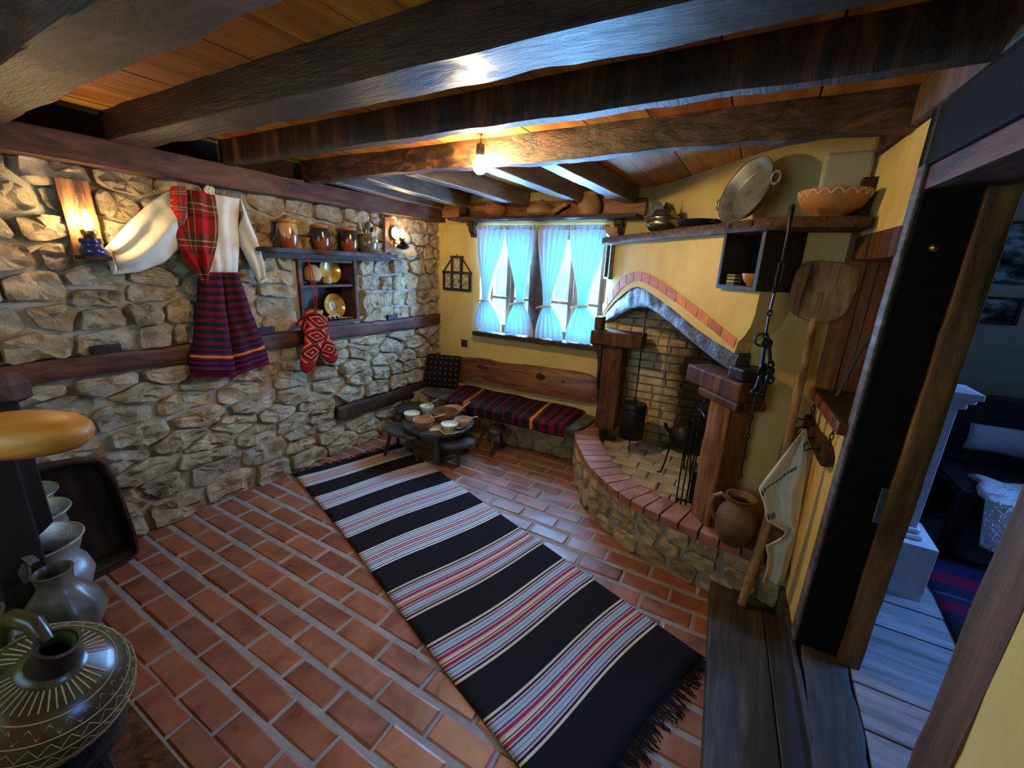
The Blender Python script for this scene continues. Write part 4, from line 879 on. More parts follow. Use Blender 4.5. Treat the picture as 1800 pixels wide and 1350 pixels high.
# firebox walls and bricks
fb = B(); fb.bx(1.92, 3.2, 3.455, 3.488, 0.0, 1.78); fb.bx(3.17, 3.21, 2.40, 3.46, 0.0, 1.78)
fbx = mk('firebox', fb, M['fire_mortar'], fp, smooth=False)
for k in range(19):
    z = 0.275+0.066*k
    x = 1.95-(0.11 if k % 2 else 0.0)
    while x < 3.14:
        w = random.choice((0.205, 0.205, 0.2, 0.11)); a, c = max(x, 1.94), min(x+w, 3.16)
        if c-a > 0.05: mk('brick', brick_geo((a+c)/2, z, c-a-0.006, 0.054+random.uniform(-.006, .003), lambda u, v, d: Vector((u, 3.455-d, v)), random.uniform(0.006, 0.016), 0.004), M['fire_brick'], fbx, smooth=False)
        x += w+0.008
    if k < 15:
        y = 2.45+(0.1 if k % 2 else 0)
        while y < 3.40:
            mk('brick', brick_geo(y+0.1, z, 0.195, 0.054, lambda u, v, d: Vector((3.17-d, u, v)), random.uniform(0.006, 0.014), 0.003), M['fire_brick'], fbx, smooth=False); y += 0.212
# hearth curb
def catmull(P, per=8):
    out = []
    for i in range(len(P)-1):
        p0 = P[max(i-1, 0)]; p1 = P[i]; p2 = P[i+1]; p3 = P[min(i+2, len(P)-1)]
        for k in range(per):
            t = k/per
            out.append(tuple(0.5*((2*b_)+(-a_+c_)*t+(2*a_-5*b_+4*c_-d_)*t*t+(-a_+3*b_-3*c_+d_)*t**3) for a_, b_, c_, d_ in zip(p0, p1, p2, p3)))
    return out+[tuple(P[-1])]
CV = catmull(OUT, 10); AL = [0.0]
for a, c in zip(CV, CV[1:]): AL.append(AL[-1]+math.dist(a, c))
CL = AL[-1]
def CP(u, off, z):
    """point on the curb line at arc length u, off metres outward"""
    u = min(max(u, 0), CL-1e-6); k = max(i for i in range(len(AL)-1) if AL[i] <= u)
    f = (u-AL[k])/(AL[k+1]-AL[k]); a, c = CV[k], CV[k+1]; p = (lerp(a[0], c[0], f), lerp(a[1], c[1], f))
    def tan(i):
        i = min(max(i, 0), len(CV)-1); a_, c_ = CV[max(i-1, 0)], CV[min(i+1, len(CV)-1)]; l = math.dist(a_, c_); return ((c_[0]-a_[0])/l, (c_[1]-a_[1])/l)
    t0, t1 = tan(k), tan(k+1); t = Vector((lerp(t0[0], t1[0], f), lerp(t0[1], t1[1], f))).normalized()
    return Vector((p[0]+t.y*off, p[1]-t.x*off, z))
CH = 0.33
b = B(); n = 60; vs = []; fs = []
for i in range(n+1):
    u = CL*i/n
    for off, z in ((0, -0.006), (0, CH-0.05), (-0.16, CH-0.05), (-0.16, 0.0)): vs.append(CP(u, off, z))
for i in range(n):
    for k in range(4): fs.append((i*4+k, i*4+(k+1) % 4, (i+1)*4+(k+1) % 4, (i+1)*4+k))
fs += [(0, 1, 2, 3), (n*4+3, n*4+2, n*4+1, n*4)]
curb = mk('hearth_curb', B().add(vs, fs), M['mortar_curb'], fp)
for i, c in enumerate(rubble(0.02, CL-0.02, 0.0, CH-0.052, lambda v: (0.07, 0.125), 0.09, 0.24, 0.018, (), 0.7, 77)):
    mk('stone', stone_geo(c, lambda u, v, d: CP(u, d, v), random.uniform(0.008, 0.026), 500+i*1.9, 0.014, 18), M['curb_stone'], curb)
u = 0.02; 
while u < CL-0.03:
    w = min(random.uniform(0.088, 0.105), CL-u); b = B(); vs = []
    for f in (0.05, 0.5, 0.95):
        for off, z in ((0.024, CH-0.052), (0.026, CH-0.005), (0.020, CH), (-0.160, CH), (-0.166, CH-0.005), (-0.166, CH-0.052)): vs.append(CP(u+w*f, off, z+random.uniform(-.0015, .0015)))
    fs = [(r*6+k, r*6+(k+1) % 6, r*6+6+(k+1) % 6, r*6+6+k) for r in (0, 1) for k in range(6)]+[tuple(range(6)), tuple(reversed(range(12, 18)))]
    mk('cap_brick', b.add(vs, fs), M['cap_brick'], curb, smooth=False); u += w
b = B(); inn = [tuple(CP(CL*i/40, -0.15, 0)[:2]) for i in range(41)]+[(3.2, 3.47), (1.95, 3.47)]
b.add([(x, y, 0.185) for x, y in inn], [tuple(range(len(inn)))]); hb = mk('hearth_bed', b, M['fire_mortar'], fp, smooth=False)
for i in range(-1, 9):
    for k in range(10):
        xc, yc = 1.95+0.19*i+(0.095 if k % 2 else 0), 3.38-0.125*k
        pts = [(xc-.08, yc), (xc+.08, yc), (xc, yc+.05)]
        if all(inpoly(p, inn) for p in pts): mk('hearth_tile', brick_geo(xc, yc, 0.182, 0.117, lambda u, v, d: Vector((u, v, 0.193+d)), random.uniform(0.004, 0.009), 0.004), M['hearth_tile'], hb, smooth=False)
# posts and capitals
eX = Vector((0.6560, -0.7549, 0)); nX = Vector((0.7548, 0.6560, 0))
def obox(c, d, name, mat, bev=0.01, parent=fp):
    rot = Matrix((eX, nX, Vector((0, 0, 1)))).transposed(); b = B(); b.box(c, d, rot); return mk(name, b, mat, parent, smooth=False, bevel=bev)
def post(px, py, z0, z1, sx, sy, name='post', mat=None, tw=None):
    b = B(); vs = []; n = 14
    ring = [(-1, -.86), (-.86, -1), (.86, -1), (1, -.86), (1, .86), (.86, 1), (-.86, 1), (-1, .86)]
    ux, uy = tw or (eX, nX)
    for i in range(n+1):
        z = lerp(z0, z1, i/n)
        for a, c in ring:
            p = Vector((px, py, z))+ux*(a*sx/2)+uy*(c*sy/2); p += (ux*a+uy*c)*0.007*nz(p, 7, 4); vs.append(p)
    fs = [(i*8+k, i*8+(k+1) % 8, (i+1)*8+(k+1) % 8, (i+1)*8+k) for i in range(n) for k in range(8)]+[tuple(reversed(range(8))), tuple(range(n*8, n*8+8))]
    return mk(name, b.add(vs, fs), mat or M['post_wood'], fp)
pR = HN(1.585, 0.02); post(pR.x, pR.y, CH, 1.0, 0.15, 0.14)
obox(HN(1.49, 0.03, 1.065), (0.42, 0.15, 0.095), 'capital', M['brown_wood']); obox(HN(1.56, 0.03, 0.998), (0.30, 0.165, 0.045), 'capital_step', M['brown_wood'])
obox(HN(1.625, 0.05, 1.145), (0.10, 0.15, 0.06), 'packing_block', M['black_wood'])
post(1.975, 3.30, CH, 1.03, 0.17, 0.16, mat=M['brown_wood'], tw=(Vector((1, 0, 0)), Vector((0, 1, 0))))
b = B(); b.bx(1.80, 2.20, 3.18, 3.36, 1.025, 1.135); mk('capital', b, M['brown_wood'], fp, smooth=False, bevel=0.012)
pr = [(1.80, 1.03), (1.90, 1.03), (1.90, 0.62), (1.875, 0.72), (1.875, 0.86), (1.862, 0.94), (1.835, 0.985)]
mk('corbel', B().prism(pr, lambda u, v, d: Vector((u, d, v)), 3.20, 3.35), M['dark_wood'], fp, smooth=False, bevel=0.008)
b = B(); b.bx(1.812, 1.87, 3.22, 3.32, 1.135, 1.235); mk('packing_block', b, M['brown_wood'], fp, smooth=False, bevel=0.006)

# mantel shelf
out = [HN(-0.06, -0.07)[:2], HN(0.1, -0.08)[:2], HN(0.3, -0.065)[:2], HN(0.6, -0.07)[:2], HN(0.95, -0.06)[:2], HN(1.3, -0.066)[:2], HN(1.69, -0.062)[:2], (3.0, 2.135), (3.10, 2.13), (3.222, 2.13), (3.222, 2.45), (2.95, 2.62), (2.62, 2.92), (2.25, 3.42), (2.02, 3.485), (1.80, 3.485)]
ml = mk('mantel_shelf', blob(chaikin([tuple(p) for p in out], 1, 0.12), 1.788, 1.836, lambda u, v, d: Vector((u+0.006*nz((u, v, d), 16), v+0.006*nz((u, v, d), 16, 4), d+0.003*nz((u, v, d), 12, 8))), 0.007),
        grain('mantel_wood', [(0.33, (0.06, 0.030, 0.013)), (0.52, (0.20, 0.105, 0.045)), (0.7, (0.33, 0.19, 0.09))], (3, 3, 6), 7, 0.7, 0.9, 0.03, 0.3, dist=1.2))
tag(ml, 'thick hewn wooden mantel shelf running round the top of the hood', 'shelf')
b = B()
for s in (1.46, 1.60):
    p = HN(s, -0.066, 1.815); b.tube([p-nX*0.004, p+nX*0.02], 0.011, 10)
mk('peg_hole', b, M['gap_dark'], ml)
# boxes let into the hood
nbx = thing('wall_box', HN(1.52, 0, 1.53), 'open dark wooden box shelf at the right end of the hood', 'shelf')
rot = Matrix((eX, nX, Vector((0, 0, 1)))).transposed()
for nm, s0, s1, z0, z1, o0, o1 in (('side_panel', 1.385, 1.405, 1.53, 1.788, -0.03, 0.15), ('side_panel', 1.635, 1.658, 1.53, 1.788, -0.03, 0.18), ('bottom_panel', 1.405, 1.635, 1.53, 1.55, -0.03, 0.15), ('back_panel', 1.405, 1.635, 1.55, 1.788, 0.135, 0.15)):
    b = B(); b.box(HN((s0+s1)/2, (o0+o1)/2, (z0+z1)/2), (s1-s0, o1-o0, z1-z0), rot); mk(nm, b, M['black_wood'], nbx, smooth=False, bevel=0.002)
nb2 = thing('wall_box', HN(0.03, -0.02, 1.5), 'tiny open dark box shelf at the window end of the hood', 'shelf')
for nm, s0, s1, z0, z1, o0, o1 in (('side_panel', -0.02, -0.008, 1.52, 1.78, -0.035, 0.0), ('side_panel', 0.06, 0.075, 1.52, 1.78, -0.035, 0.0), ('bottom_panel', -0.008, 0.06, 1.52, 1.535, -0.035, 0.0), ('back_panel', -0.008, 0.06, 1.535, 1.78, -0.008, 0.0)):
    b = B(); b.box(HN((s0+s1)/2, (o0+o1)/2, (z0+z1)/2), (s1-s0, o1-o0, z1-z0), rot); mk(nm, b, M['black_wood'] if nm == 'back_panel' else M['grey_wood'], nb2, smooth=False)
p = HN(1.57, 0.03, 1.551); bowl(tuple(p), 0.055, 0.055, M['honey_wood'], 'small yellow wooden bowl in the dark hood box', name='wooden_bowl', foot=0.5)
for i in range(3):
    b = B(); b.box(HN(1.445, 0.02, 1.558+0.0165*i), (0.055-0.003*(i == 1), 0.04, 0.015), rot); e = mk('matchbox', b, M['paper'], smooth=False, bevel=0.001)
    tag(e, ['lowest matchbox of the little stack in the hood box', 'middle matchbox of the little stack in the hood box', 'topmost matchbox of the little stack in the hood box'][i], 'matchbox', 'matchboxes in the hood box')
    b = B(); b.box(HN(1.445, 0.02, 1.558+0.0165*i), (0.0555, 0.0408, 0.008), rot); mk('striker', b, M['dark_wood'], e, smooth=False)
# vessels on the mantel
MZ = 1.838
bowl(tuple(HN(-0.03, 0.03, MZ)), 0.095, 0.075, M['clay_pale'], 'pale reddish clay bowl at the window end of the mantel', foot=0.5, ornament=None)
pc = HN(0.60, 0.08, MZ); lp = thing('lidded_pot', pc, 'shiny pewter lidded pot on the mantel', 'pot')
mk('body', B().lathe([(0.05, 0), (0.05, 0.006), (0.085, 0.02), (0.105, 0.05), (0.105, 0.075), (0.096, 0.09), (0.105, 0.094), (0.105, 0.098)], pc, 36), M['pewter'], lp)
mk('lid', B().lathe([(0.108, 0.097), (0.10, 0.104), (0.075, 0.112), (0.066, 0.14), (0.058, 0.147), (0.02, 0.15), (0.01, 0.156)], pc, 36), M['pewter'], lp)
mk('knob', B().tube([pc+Vector((0, 0, 0.153)), pc+Vector((0, 0, 0.165)), pc+Vector((0.006, 0, 0.195))], [0.006, 0.01, 0.004], 8), M['iron'], lp)
def dish(c, tilt_axis, ang, prof, mat, name, label, cat='plate', rz=0):
    m = Matrix.Rotation(ang, 4, Vector(tilt_axis)); e = thing(name, c, label, cat)
    t = 0.004; pin = [(max(r-t*0.6, 0.001), z+t) for r, z in reversed(prof)]
    mk('body', B().lathe(list(prof)+pin, c, 44, mat=m), mat, e); return e, m
dish(HN(0.42, 0.15, MZ+0.115), eX, math.radians(102), [(0.001, 0), (0.07, 0.0), (0.085, 0.008), (0.115, 0.014), (0.118, 0.017)], M['tin'], 'metal_plate', 'grey metal plate leaning on the hood behind the lidded pot')
p = HN(0.93, 0.12, MZ); bowl(tuple(p), 0.12, 0.058, M['black_sheet'], 'flat black pan on the mantel beside the pewter pot', name='black_pan', foot=0.88, cat='pan')
b = B().tube([p+eX*0.115+Vector((0, 0, 0.04)), p+eX*0.17+Vector((0, 0, 0.046))], 0.009, 8); mk('handle', b, M['black_sheet'], bpy.data.objects['black_pan'])
pp = HN(1.345, 0.09, MZ+0.15); tl = (eX*0.94+Vector((0, 0, 0.0))).normalized()
e, m = dish(pp, eX, math.radians(73), [(0.001, -0.03), (0.116, -0.03), (0.122, -0.027), (0.148, 0.016), (0.160, 0.02), (0.161, 0.024)], M['tin'], 'baking_pan', 'large round tinned pan leaning on the hood above the mantel', 'pan')
for sgn in (1, -1):
    h = m @ Vector((sgn*0.155, 0.03*sgn, 0.012)); 
    vx = (m @ Vector((0.6560*1, -0.7549, 0))); 
for sgn in (1, -1):
    cc = pp+eX*(0.182*sgn)+Vector((0, 0, 0.035*sgn))-nX*0.015
    pts = [cc+eX*(0.026*math.cos(a*PI/8))+Vector((0, 0, 0.026*math.sin(a*PI/8))) for a in range(16)]
    mk('ring_handle', B().tube(pts, 0.006, 6, True), M['tin'], e)
bc = (3.085, 2.235, MZ); eb = bowl(bc, 0.125, 0.098, M['clay_orange'], 'wide orange clay bowl with white scalloped rim on mantel end', foot=0.42)
pts = []
for k in range(160):
    a = 2*PI*k/160; w = abs(math.sin(a*9)); pts.append(Vector(bc)+Vector(((0.1245-0.004*(1-w))*math.cos(a), (0.1245-0.004*(1-w))*math.sin(a), 0.074+0.020*w)))
mk('white_scallops', B().tube(pts, 0.0026, 5, True), M['slip'], eb)
b = B(); b.bx(3.17, 3.222, 2.26, 2.32, 1.837, 1.99); tag(mk('wood_block', b, M['dark_wood'], smooth=False, bevel=0.005), 'upright dark wooden block behind the orange bowl', 'block')

# iron pot chain hooked over the mantel
ch = thing('pot_chain', (2.95, 2.10, 0.8), 'black iron hearth chain with long links hooked over the mantel', 'chain')
def link_tw(a, c, r=0.005, w=0.012): 
    a, c = Vector(a), Vector(c); d = (c-a); t = d.normalized(); sd = t.orthogonal().normalized(); b = B()
    b.tube([a+t*0.006, c-t*0.006], r, 7)
    for p in (a, c): b.tube([p+(t*math.cos(k*PI/5)+sd*math.sin(k*PI/5))*w for k in range(10)], r*0.75, 6, True)
    return b
mk('hook', B().tube([(2.945, 2.19, 1.842), (2.945, 2.14, 1.872), (2.947, 2.10, 1.868), (2.948, 2.09, 1.83), (2.95, 2.085, 1.78), (2.95, 2.085, 1.66)], [0.007, 0.009, 0.010, 0.009, 0.007, 0.005], 8), M['iron'], ch)
mk('hanger_link', B().tube([(2.951+0.018*math.sin(k*PI*2/14)*(1.2 if k in (0, 1, 13, 6, 7, 8) else 0.5), 2.085, 1.60+0.055*math.cos(k*PI*2/14)) for k in range(14)], 0.006, 6, True), M['iron'], ch)
pts = [(2.946, 1.545), (2.943, 1.45), (2.945, 1.355)]
for a, c in zip(pts, pts[1:]): mk('long_link', link_tw((a[0], 2.085, a[1]), (c[0], 2.085, c[1])), M['iron'], ch)
mk('ring', B().tube([(2.935+0.026*math.cos(k*PI/8), 2.085, 1.335+0.026*math.sin(k*PI/8)) for k in range(16)], 0.005, 6, True), M['iron'], ch)
for a, c in (((2.962, 1.325), (2.985, 1.235)), ((2.985, 1.235), (2.995, 1.17)), ((2.95, 1.325), (2.955, 1.20)), ((2.962, 1.22), (2.948, 1.105)), ((2.96, 1.21), (2.975, 1.10)), ((2.99, 1.205), (2.972, 1.105))):
    mk('long_link', link_tw((a[0], 2.08, a[1]), (c[0], 2.08, c[1]), 0.008, 0.015), M['iron'], ch)
zz = [1.10, 0.985, 0.90, 0.79, 0.70]; xx = [2.955, 2.955, 2.957, 2.958, 2.96, 2.962]
for i in range(4): mk('long_link', link_tw((xx[i], 2.085, zz[i]), (xx[i+1], 2.085, zz[i+1]), 0.0045, 0.011), M['iron'], ch)

# roaster on a rod, kettle on trivet, fire tools
rs = thing('coffee_roaster', (2.27, 2.9, 0.27), 'black cylindrical coffee roaster hanging on a thin rod in the fireplace', 'roaster')
rx, ry = 2.212, 3.16
mk('drum', B().lathe([(0.02, 0.622), (0.088, 0.617), (0.092, 0.61), (0.092, 0.345), (0.088, 0.34), (0.02, 0.335)], (rx, ry, 0), 28), M['black_sheet'], rs)
for z in (0.585, 0.385): mk('band', B().lathe([(0.0935, z-0.007), (0.0945, z), (0.0935, z+0.007)], (rx, ry, 0), 28), M['iron'], rs)
mk('rod', B().tube([(rx, ry, 0.204), (rx, ry, 0.34), (rx, ry, 0.62), (rx-0.005, ry, 1.75)], [0.003, 0.006, 0.006, 0.006], 7), M['iron'], rs)
mk('collar', B().lathe([(0.014, 0.62), (0.016, 0.645), (0.010, 0.66)], (rx, ry, 0), 14), M['iron'], rs)
kt = thing('iron_kettle', (2.61, 3.0, 0.2), 'round black kettle on a three-legged iron trivet in the hearth', 'kettle'); kc = Vector((2.61, 3.0, -0.055))
mk('body', B().lathe([(0.05, 0.46), (0.085, 0.48), (0.102, 0.54), (0.09, 0.60), (0.06, 0.635), (0.045, 0.645)], kc, 28), M['iron'], kt)
mk('lid', B().lathe([(0.05, 0.643), (0.03, 0.66), (0.008, 0.665), (0.012, 0.68)], kc, 20), M['iron'], kt)
mk('spout', B().tube([kc+Vector(p) for p in ((-0.085, -0.03, 0.57), (-0.12, -0.04, 0.60), (-0.13, -0.045, 0.635))], [0.018, 0.013, 0.010], 8), M['iron'], kt)
mk('bail', B().tube([kc+Vector((0.075*math.cos(a*PI/10), 0, 0.62+0.11*math.sin(a*PI/10))) for a in range(11)], 0.005, 6), M['iron'], kt)
mk('trivet_ring', B().tube([kc+Vector((0.085*math.cos(a*PI/10), 0.085*math.sin(a*PI/10), 0.462)) for a in range(20)], 0.007, 6, True), M['iron'], kt)
for a in (200, 320, 80):
    a = math.radians(a); d = Vector((math.cos(a), math.sin(a), 0)); mk('leg', B().tube([kc+d*0.085+Vector((0, 0, 0.46)), kc+d*0.10+Vector((0, 0, 0.35)), kc+d*0.12+Vector((0, 0, 0.262)), kc+d*0.145+Vector((0, 0, 0.258))], 0.007, 6), M['iron'], kt)
ft = thing('fire_tool_stand', (2.71, 2.585, 0.2), 'slim black fire tool stand with crossed arms beside the right post', 'fire tools'); tc_ = Vector((2.71, 2.585, -0.055))
b = B().tube([tc_+Vector(p) for p in ((-0.05, -0.04, 0.262), (0.06, -0.04, 0.262), (0.06, 0.05, 0.262), (-0.05, 0.05, 0.262))], 0.008, 6, True); mk('base', b, M['iron'], ft)
mk('upright', B().tube([tc_+Vector((0.01, 0, 0.26)), tc_+Vector((0.01, 0, 0.93))], 0.006, 6), M['iron'], ft)
for a in (20, 110): 
    a = math.radians(a); d = Vector((math.cos(a)*0.075, math.sin(a)*0.075, 0)); mk('cross_arm', B().tube([tc_+Vector((0.01, 0, 0.87))-d, tc_+Vector((0.01, 0, 0.878)), tc_+Vector((0.01, 0, 0.87))+d], 0.005, 6), M['iron'], ft)
mk('finial', B().tube([tc_+Vector((0.01, 0, 0.93)), tc_+Vector((0.022, 0, 0.95)), tc_+Vector((0.006, 0, 0.975))], [0.006, 0.010, 0.003], 6), M['iron'], ft)
for (dx, dy) in ((-0.045, -0.03), (-0.015, -0.05), (0.05, -0.02), (0.02, 0.05)): mk('tool_rod', B().tube([tc_+Vector((dx, dy, 0.275)), tc_+Vector((dx*1.1, dy*1.1, 0.865))], 0.005, 6), M['iron'], ft)
mk('shovel', B().box(tc_+Vector((0.05, -0.02, 0.40)), (0.045, 0.012, 0.20)), M['iron'], ft, smooth=False, bevel=0.003)
# jug on the curb, dipper, peel
jc = (2.985, 2.13, CH+0.001)
e = vessel('water_jug', [(0.058, 0), (0.072, 0.02), (0.090, 0.07), (0.096, 0.12), (0.085, 0.165), (0.058, 0.205), (0.052, 0.222), (0.066, 0.24), (0.070, 0.248)], jc, M['jug_clay'], 'large earthenware jug with loop handle standing on the hearth curb', 'jug',
       handle=([(-0.052, -0.01, 0.225), (-0.085, -0.015, 0.243), (-0.115, -0.02, 0.225), (-0.122, -0.02, 0.18), (-0.108, -0.02, 0.13), (-0.09, -0.015, 0.10)], 0.011))
pl = thing('bread_peel', (3.075, 2.11, 0.08), 'long-handled wooden bread peel with square blade leaning on the wall', 'peel')
ang = [(-0.115, 0.02), (-0.10, -0.04), (0.0, -0.075), (0.06, -0.06), (0.105, -0.02), (0.118, 0.06), (0.118, 0.15), (0.098, 0.185), (0.02, 0.195), (-0.07, 0.192), (-0.108, 0.165), (-0.116, 0.10)]
p0 = Vector((3.072, 2.015, 0.084)); p1 = Vector((3.122, 2.285, 1.44)); dz_ = (p1-p0).normalized(); sx_ = Vector((1, 0.0, 0)); sx_ = (sx_-dz_*sx_.dot(dz_)).normalized(); ny_ = sx_.cross(dz_)
def PQ(u, v, d): return p1+sx_*u+dz_*v+ny_*d
mk('blade', blob(chaikin(ang, 2, 0.25), -0.010, 0.012, lambda u, v, d: PQ(u, v+0.04, d), 0.004), M['peel_wood'], pl)
mk('handle', B().tube([p0, lerp(p0, p1, 0.3)+Vector((0.018, 0, 0)), lerp(p0, p1, 0.62)+Vector((0.012, 0, 0)), p1-dz_*0.02, p1+dz_*0.10+ny_*0.012], [0.019, 0.020, 0.020, 0.019, 0.008], 10), M['peel_wood'], pl)
dp = thing('wooden_dipper', (3.14, 2.19, CH), 'round shallow wooden dipper standing behind the peel handle', 'dipper')
m = Matrix.Rotation(math.radians(78), 4, 'X') 
mk('bowl', B().lathe([(0.03, -0.03), (0.062, -0.01), (0.074, 0.012), (0.070, 0.012), (0.055, -0.004), (0.001, -0.02)], (3.145, 2.19, CH+0.085), 28, mat=m), M['bowl_wood'], dp)
mk('handle', B().tube([(3.145, 2.20, CH+0.15), (3.15, 2.25, CH+0.36), (3.152, 2.27, CH+0.60)], 0.009, 8), M['bowl_wood'], dp)

# ---------------------------------------------------------------- right wall: niche, rack, towel, doorway
nc = thing('wall_niche', (3.3, 2.1, 1.07), 'boarded niche in the right wall with a plank sill and black cable', 'niche')
for i in range(3):
    x0 = 3.262+0.042*i; b = B(); b.bx(x0, x0+0.040, 2.335-0.003*(i % 2), 2.35, 1.10, 1.76); mk('panel_board', b, M['panel_wood'], nc, smooth=False, bevel=0.002)
b = B(); b.bx(3.185, 3.258, 2.315, 2.345, 1.085, 1.80); mk('side_post', b, M['panel_wood'], nc, smooth=False, bevel=0.004)
b = B(); rbox(b, 1.79, 2.36, 1.675, 1.77, -0.012, 0.16); mk('lintel_beam', b, M['brown_wood'], nc, smooth=False, bevel=0.004)
b = B(); rbox(b, 1.79, 2.37, 1.068, 1.112, -0.04, 0.165); mk('sill_plank', b, M['panel_wood'], nc, smooth=False, bevel=0.004)
b = B(); rbox(b, 1.80, 2.345, 1.1125, 1.116, -0.03, 0.165); mk('sill_top', b, M['black_wood'], nc, smooth=False)
mk('cable', B().tube([(3.33, 2.10, 1.70), (3.352, 2.12, 1.62), (3.356, 2.14, 1.52), (3.325, 2.16, 1.42), (3.29, 2.18, 1.33), (3.275, 2.19, 1.24), (3.262, 2.19, 1.17), (3.25, 2.18, 1.118)], 0.008, 8), M['cable'], nc)
rk = thing('hook_rack', (3.21, 2.1, 0.93), 'short dark carved wooden hook rack hung by chain under the niche', 'rack')
b = B(); pr = chaikin([(1.87, 0.90), (1.88, 0.965), (2.0, 0.985), (2.2, 0.96), (2.40, 0.985), (2.42, 0.93), (2.30, 0.905), (2.0, 0.895)], 1, 0.25)
mk('board', b.prism(pr, lambda u, v, d: Vector((RX(u)-d, u, v)), 0.004, 0.034), M['dark_wood'], rk, smooth=False, bevel=0.004)
for y in (1.95, 2.08, 2.22, 2.34):
    mk('hook', B().tube([(RX(y)-0.03, y, 0.95), (RX(y)-0.06, y, 0.948), (RX(y)-0.085, y, 0.93), (RX(y)-0.09, y, 0.955), (RX(y)-0.08, y, 0.97)], 0.004, 6), M['iron'], rk)
for y in (1.92, 2.30):
    for k in range(3): 
        z = 0.995+0.025*k; b = B().tube([(RX(y)-0.018+0.006*math.cos(a*PI/5)*(k % 2), y+0.007*math.cos(a*PI/5)*(1-k % 2), z+0.016*math.sin(a*PI/5)) for a in range(10)], 0.0025, 5, True); mk('chain_link', b, M['iron'], rk)
# towel: gathered at the hook, falling in folds
rows_t = [(0.0, 3.138, 3.150, 1.01), (0.06, 3.115, 3.165, 0.955), (0.16, 3.085, 3.178, 0.875), (0.27, 3.052, 3.186, 0.79), (0.36, 3.030, 3.190, 0.73), (0.43, 3.060, 3.196, 0.672), (0.50, 3.085, 3.20, 0.60), (0.535, 3.160, 3.203, 0.575), (0.62, 3.145, 3.205, 0.53), (0.72, 3.100, 3.207, 0.475), (0.80, 3.118, 3.207, 0.42), (0.89, 3.128, 3.207, 0.35), (1.0, 3.125, 3.204, 0.275)]
def tw(u, v):
    xl, xr, z = interp(rows_t, v); dep = 0.016*min(1, v*4)
    y = 1.965-0.02*math.sin(v*PI)-dep*math.sin(u*PI*3+v*2.0)-dep*0.25*math.sin(u*PI*6+1)+0.03*u
    return Vector((lerp(xl, xr, u), y, z+0.02*(1-u)*min(1, v)*math.sin(v*9)*0.5))
twl = mk('white_towel', B().grid(tw, 40, 60), M['linen'], solid=0.003, recalc=False); tag(twl, 'white woven towel with dashed dark border hanging from the hook rack', 'towel')
for (v0, sl) in ((0.385, 0.30), (0.47, 0.0)):
    b = B()
    for k in range(12):
        u0, u1 = 0.04+0.065*k, 0.04+0.065*k+0.042
        if u1 > (0.72 if sl else 0.32): break
        f = lambda u, dv: tw(u, v0-sl*u+dv)+Vector((0, -0.0035, 0))
        b.add([f(u0, 0), f(u1, 0), f(u1, 0.024), f(u0, 0.024)], [(0, 1, 2, 3)])
    if v0 < 0.4 or True: mk('woven_dashes', b, M['glaze_black'], twl, smooth=False)

# step boards and threshold
e = thing('threshold_step', (3.08, 1.3, 0), 'low dark plank step running along the right wall', 'step')
def sx0(y): return 2.926+(2.18-y)*0.066
b = B(); ys = [2.178, 1.7, 1.2, 0.6, -0.4]
def plank(name, fx0, fx1, z0, z1, mat, par, yy=ys):
    b = B(); vs = []
    for y in yy: vs += [(fx0(y), y, z0), (fx1(y), y, z0), (fx1(y), y, z1), (fx0(y), y, z1)]
    fs = [(i*4+k, i*4+(k+1) % 4, i*4+4+(k+1) % 4, i*4+4+k) for i in range(len(yy)-1) for k in range(4)]+[(0, 1, 2, 3), (len(yy)*4-1, len(yy)*4-2, len(yy)*4-3, len(yy)*4-4)]
    return mk(name, b.add(vs, fs), mat, par, smooth=False, bevel=0.004)
plank('plank', sx0, lambda y: RX(y)-0.075, -0.005, 0.08, M['step_wood'], e)
plank('plank', lambda y: RX(y)-0.071, lambda y: RX(y)-0.022, -0.005, 0.078, M['step_wood'], e)
plank('riser_board', lambda y: RX(y)-0.02, lambda y: RX(y)-0.002, -0.005, 0.205, M['step_wood'], e, [2.22, 1.7, 1.2, 0.6, -0.4])
dr = tag(thing('door_1', (3.3, 1.3, 0.2), None, None), kind='structure')
b = B(); rbox(b, 1.755, 1.812, 0.2, 2.10, -0.012, 0.0); mk('casing', b, M['grey_wood'], dr, smooth=False, bevel=0.004)
b = B(); rbox(b, 1.75, 1.812, 0.2, 2.10, 0.0, 0.135); mk('jamb', b, M['black_matte'], dr, smooth=False, bevel=0.004)
b = hewn((RX(1.78, 0.165), 1.755, 0.2), (RX(1.78, 0.165), 1.755, 1.93), 0.070, 0.055, 0.002, 21, ns=6); mk('inner_post', b, M['jamb_wood'], dr)
b = B(); rbox(b, 1.735, 1.75, 0.80, 0.93, 0.105, 0.135); mk('strike_plate', b, M['steel'], dr, smooth=False, bevel=0.002)
mk('brass_stud', B().lathe([(0.010, 0), (0.012, 0.003), (0.006, 0.008), (0.001, 0.009)], (RX(1.76, 0.06), 1.75, 1.70), 14, mat=Matrix.Rotation(PI/2, 4, 'X')), M['brass'], dr)
mk('jamb_face', hewn((RX(0.865, 0.05), 0.865, 0.2), (RX(0.865, 0.05), 0.865, 2.1), 0.14, 0.115, 0.0025, 17, ns=7), M['near_jamb'], dr)
b = B(); rbox(b, 0.80, 1.815, 1.925, 2.10, -0.012, 0.17); mk('lintel', b, M['black_matte'], dr, smooth=False, bevel=0.004)
b = B(); rbox(b, 0.82, 1.765, 1.86, 1.925, 0.0, 0.17); mk('lintel_trim', b, M['plate'], dr, smooth=False, bevel=0.004)

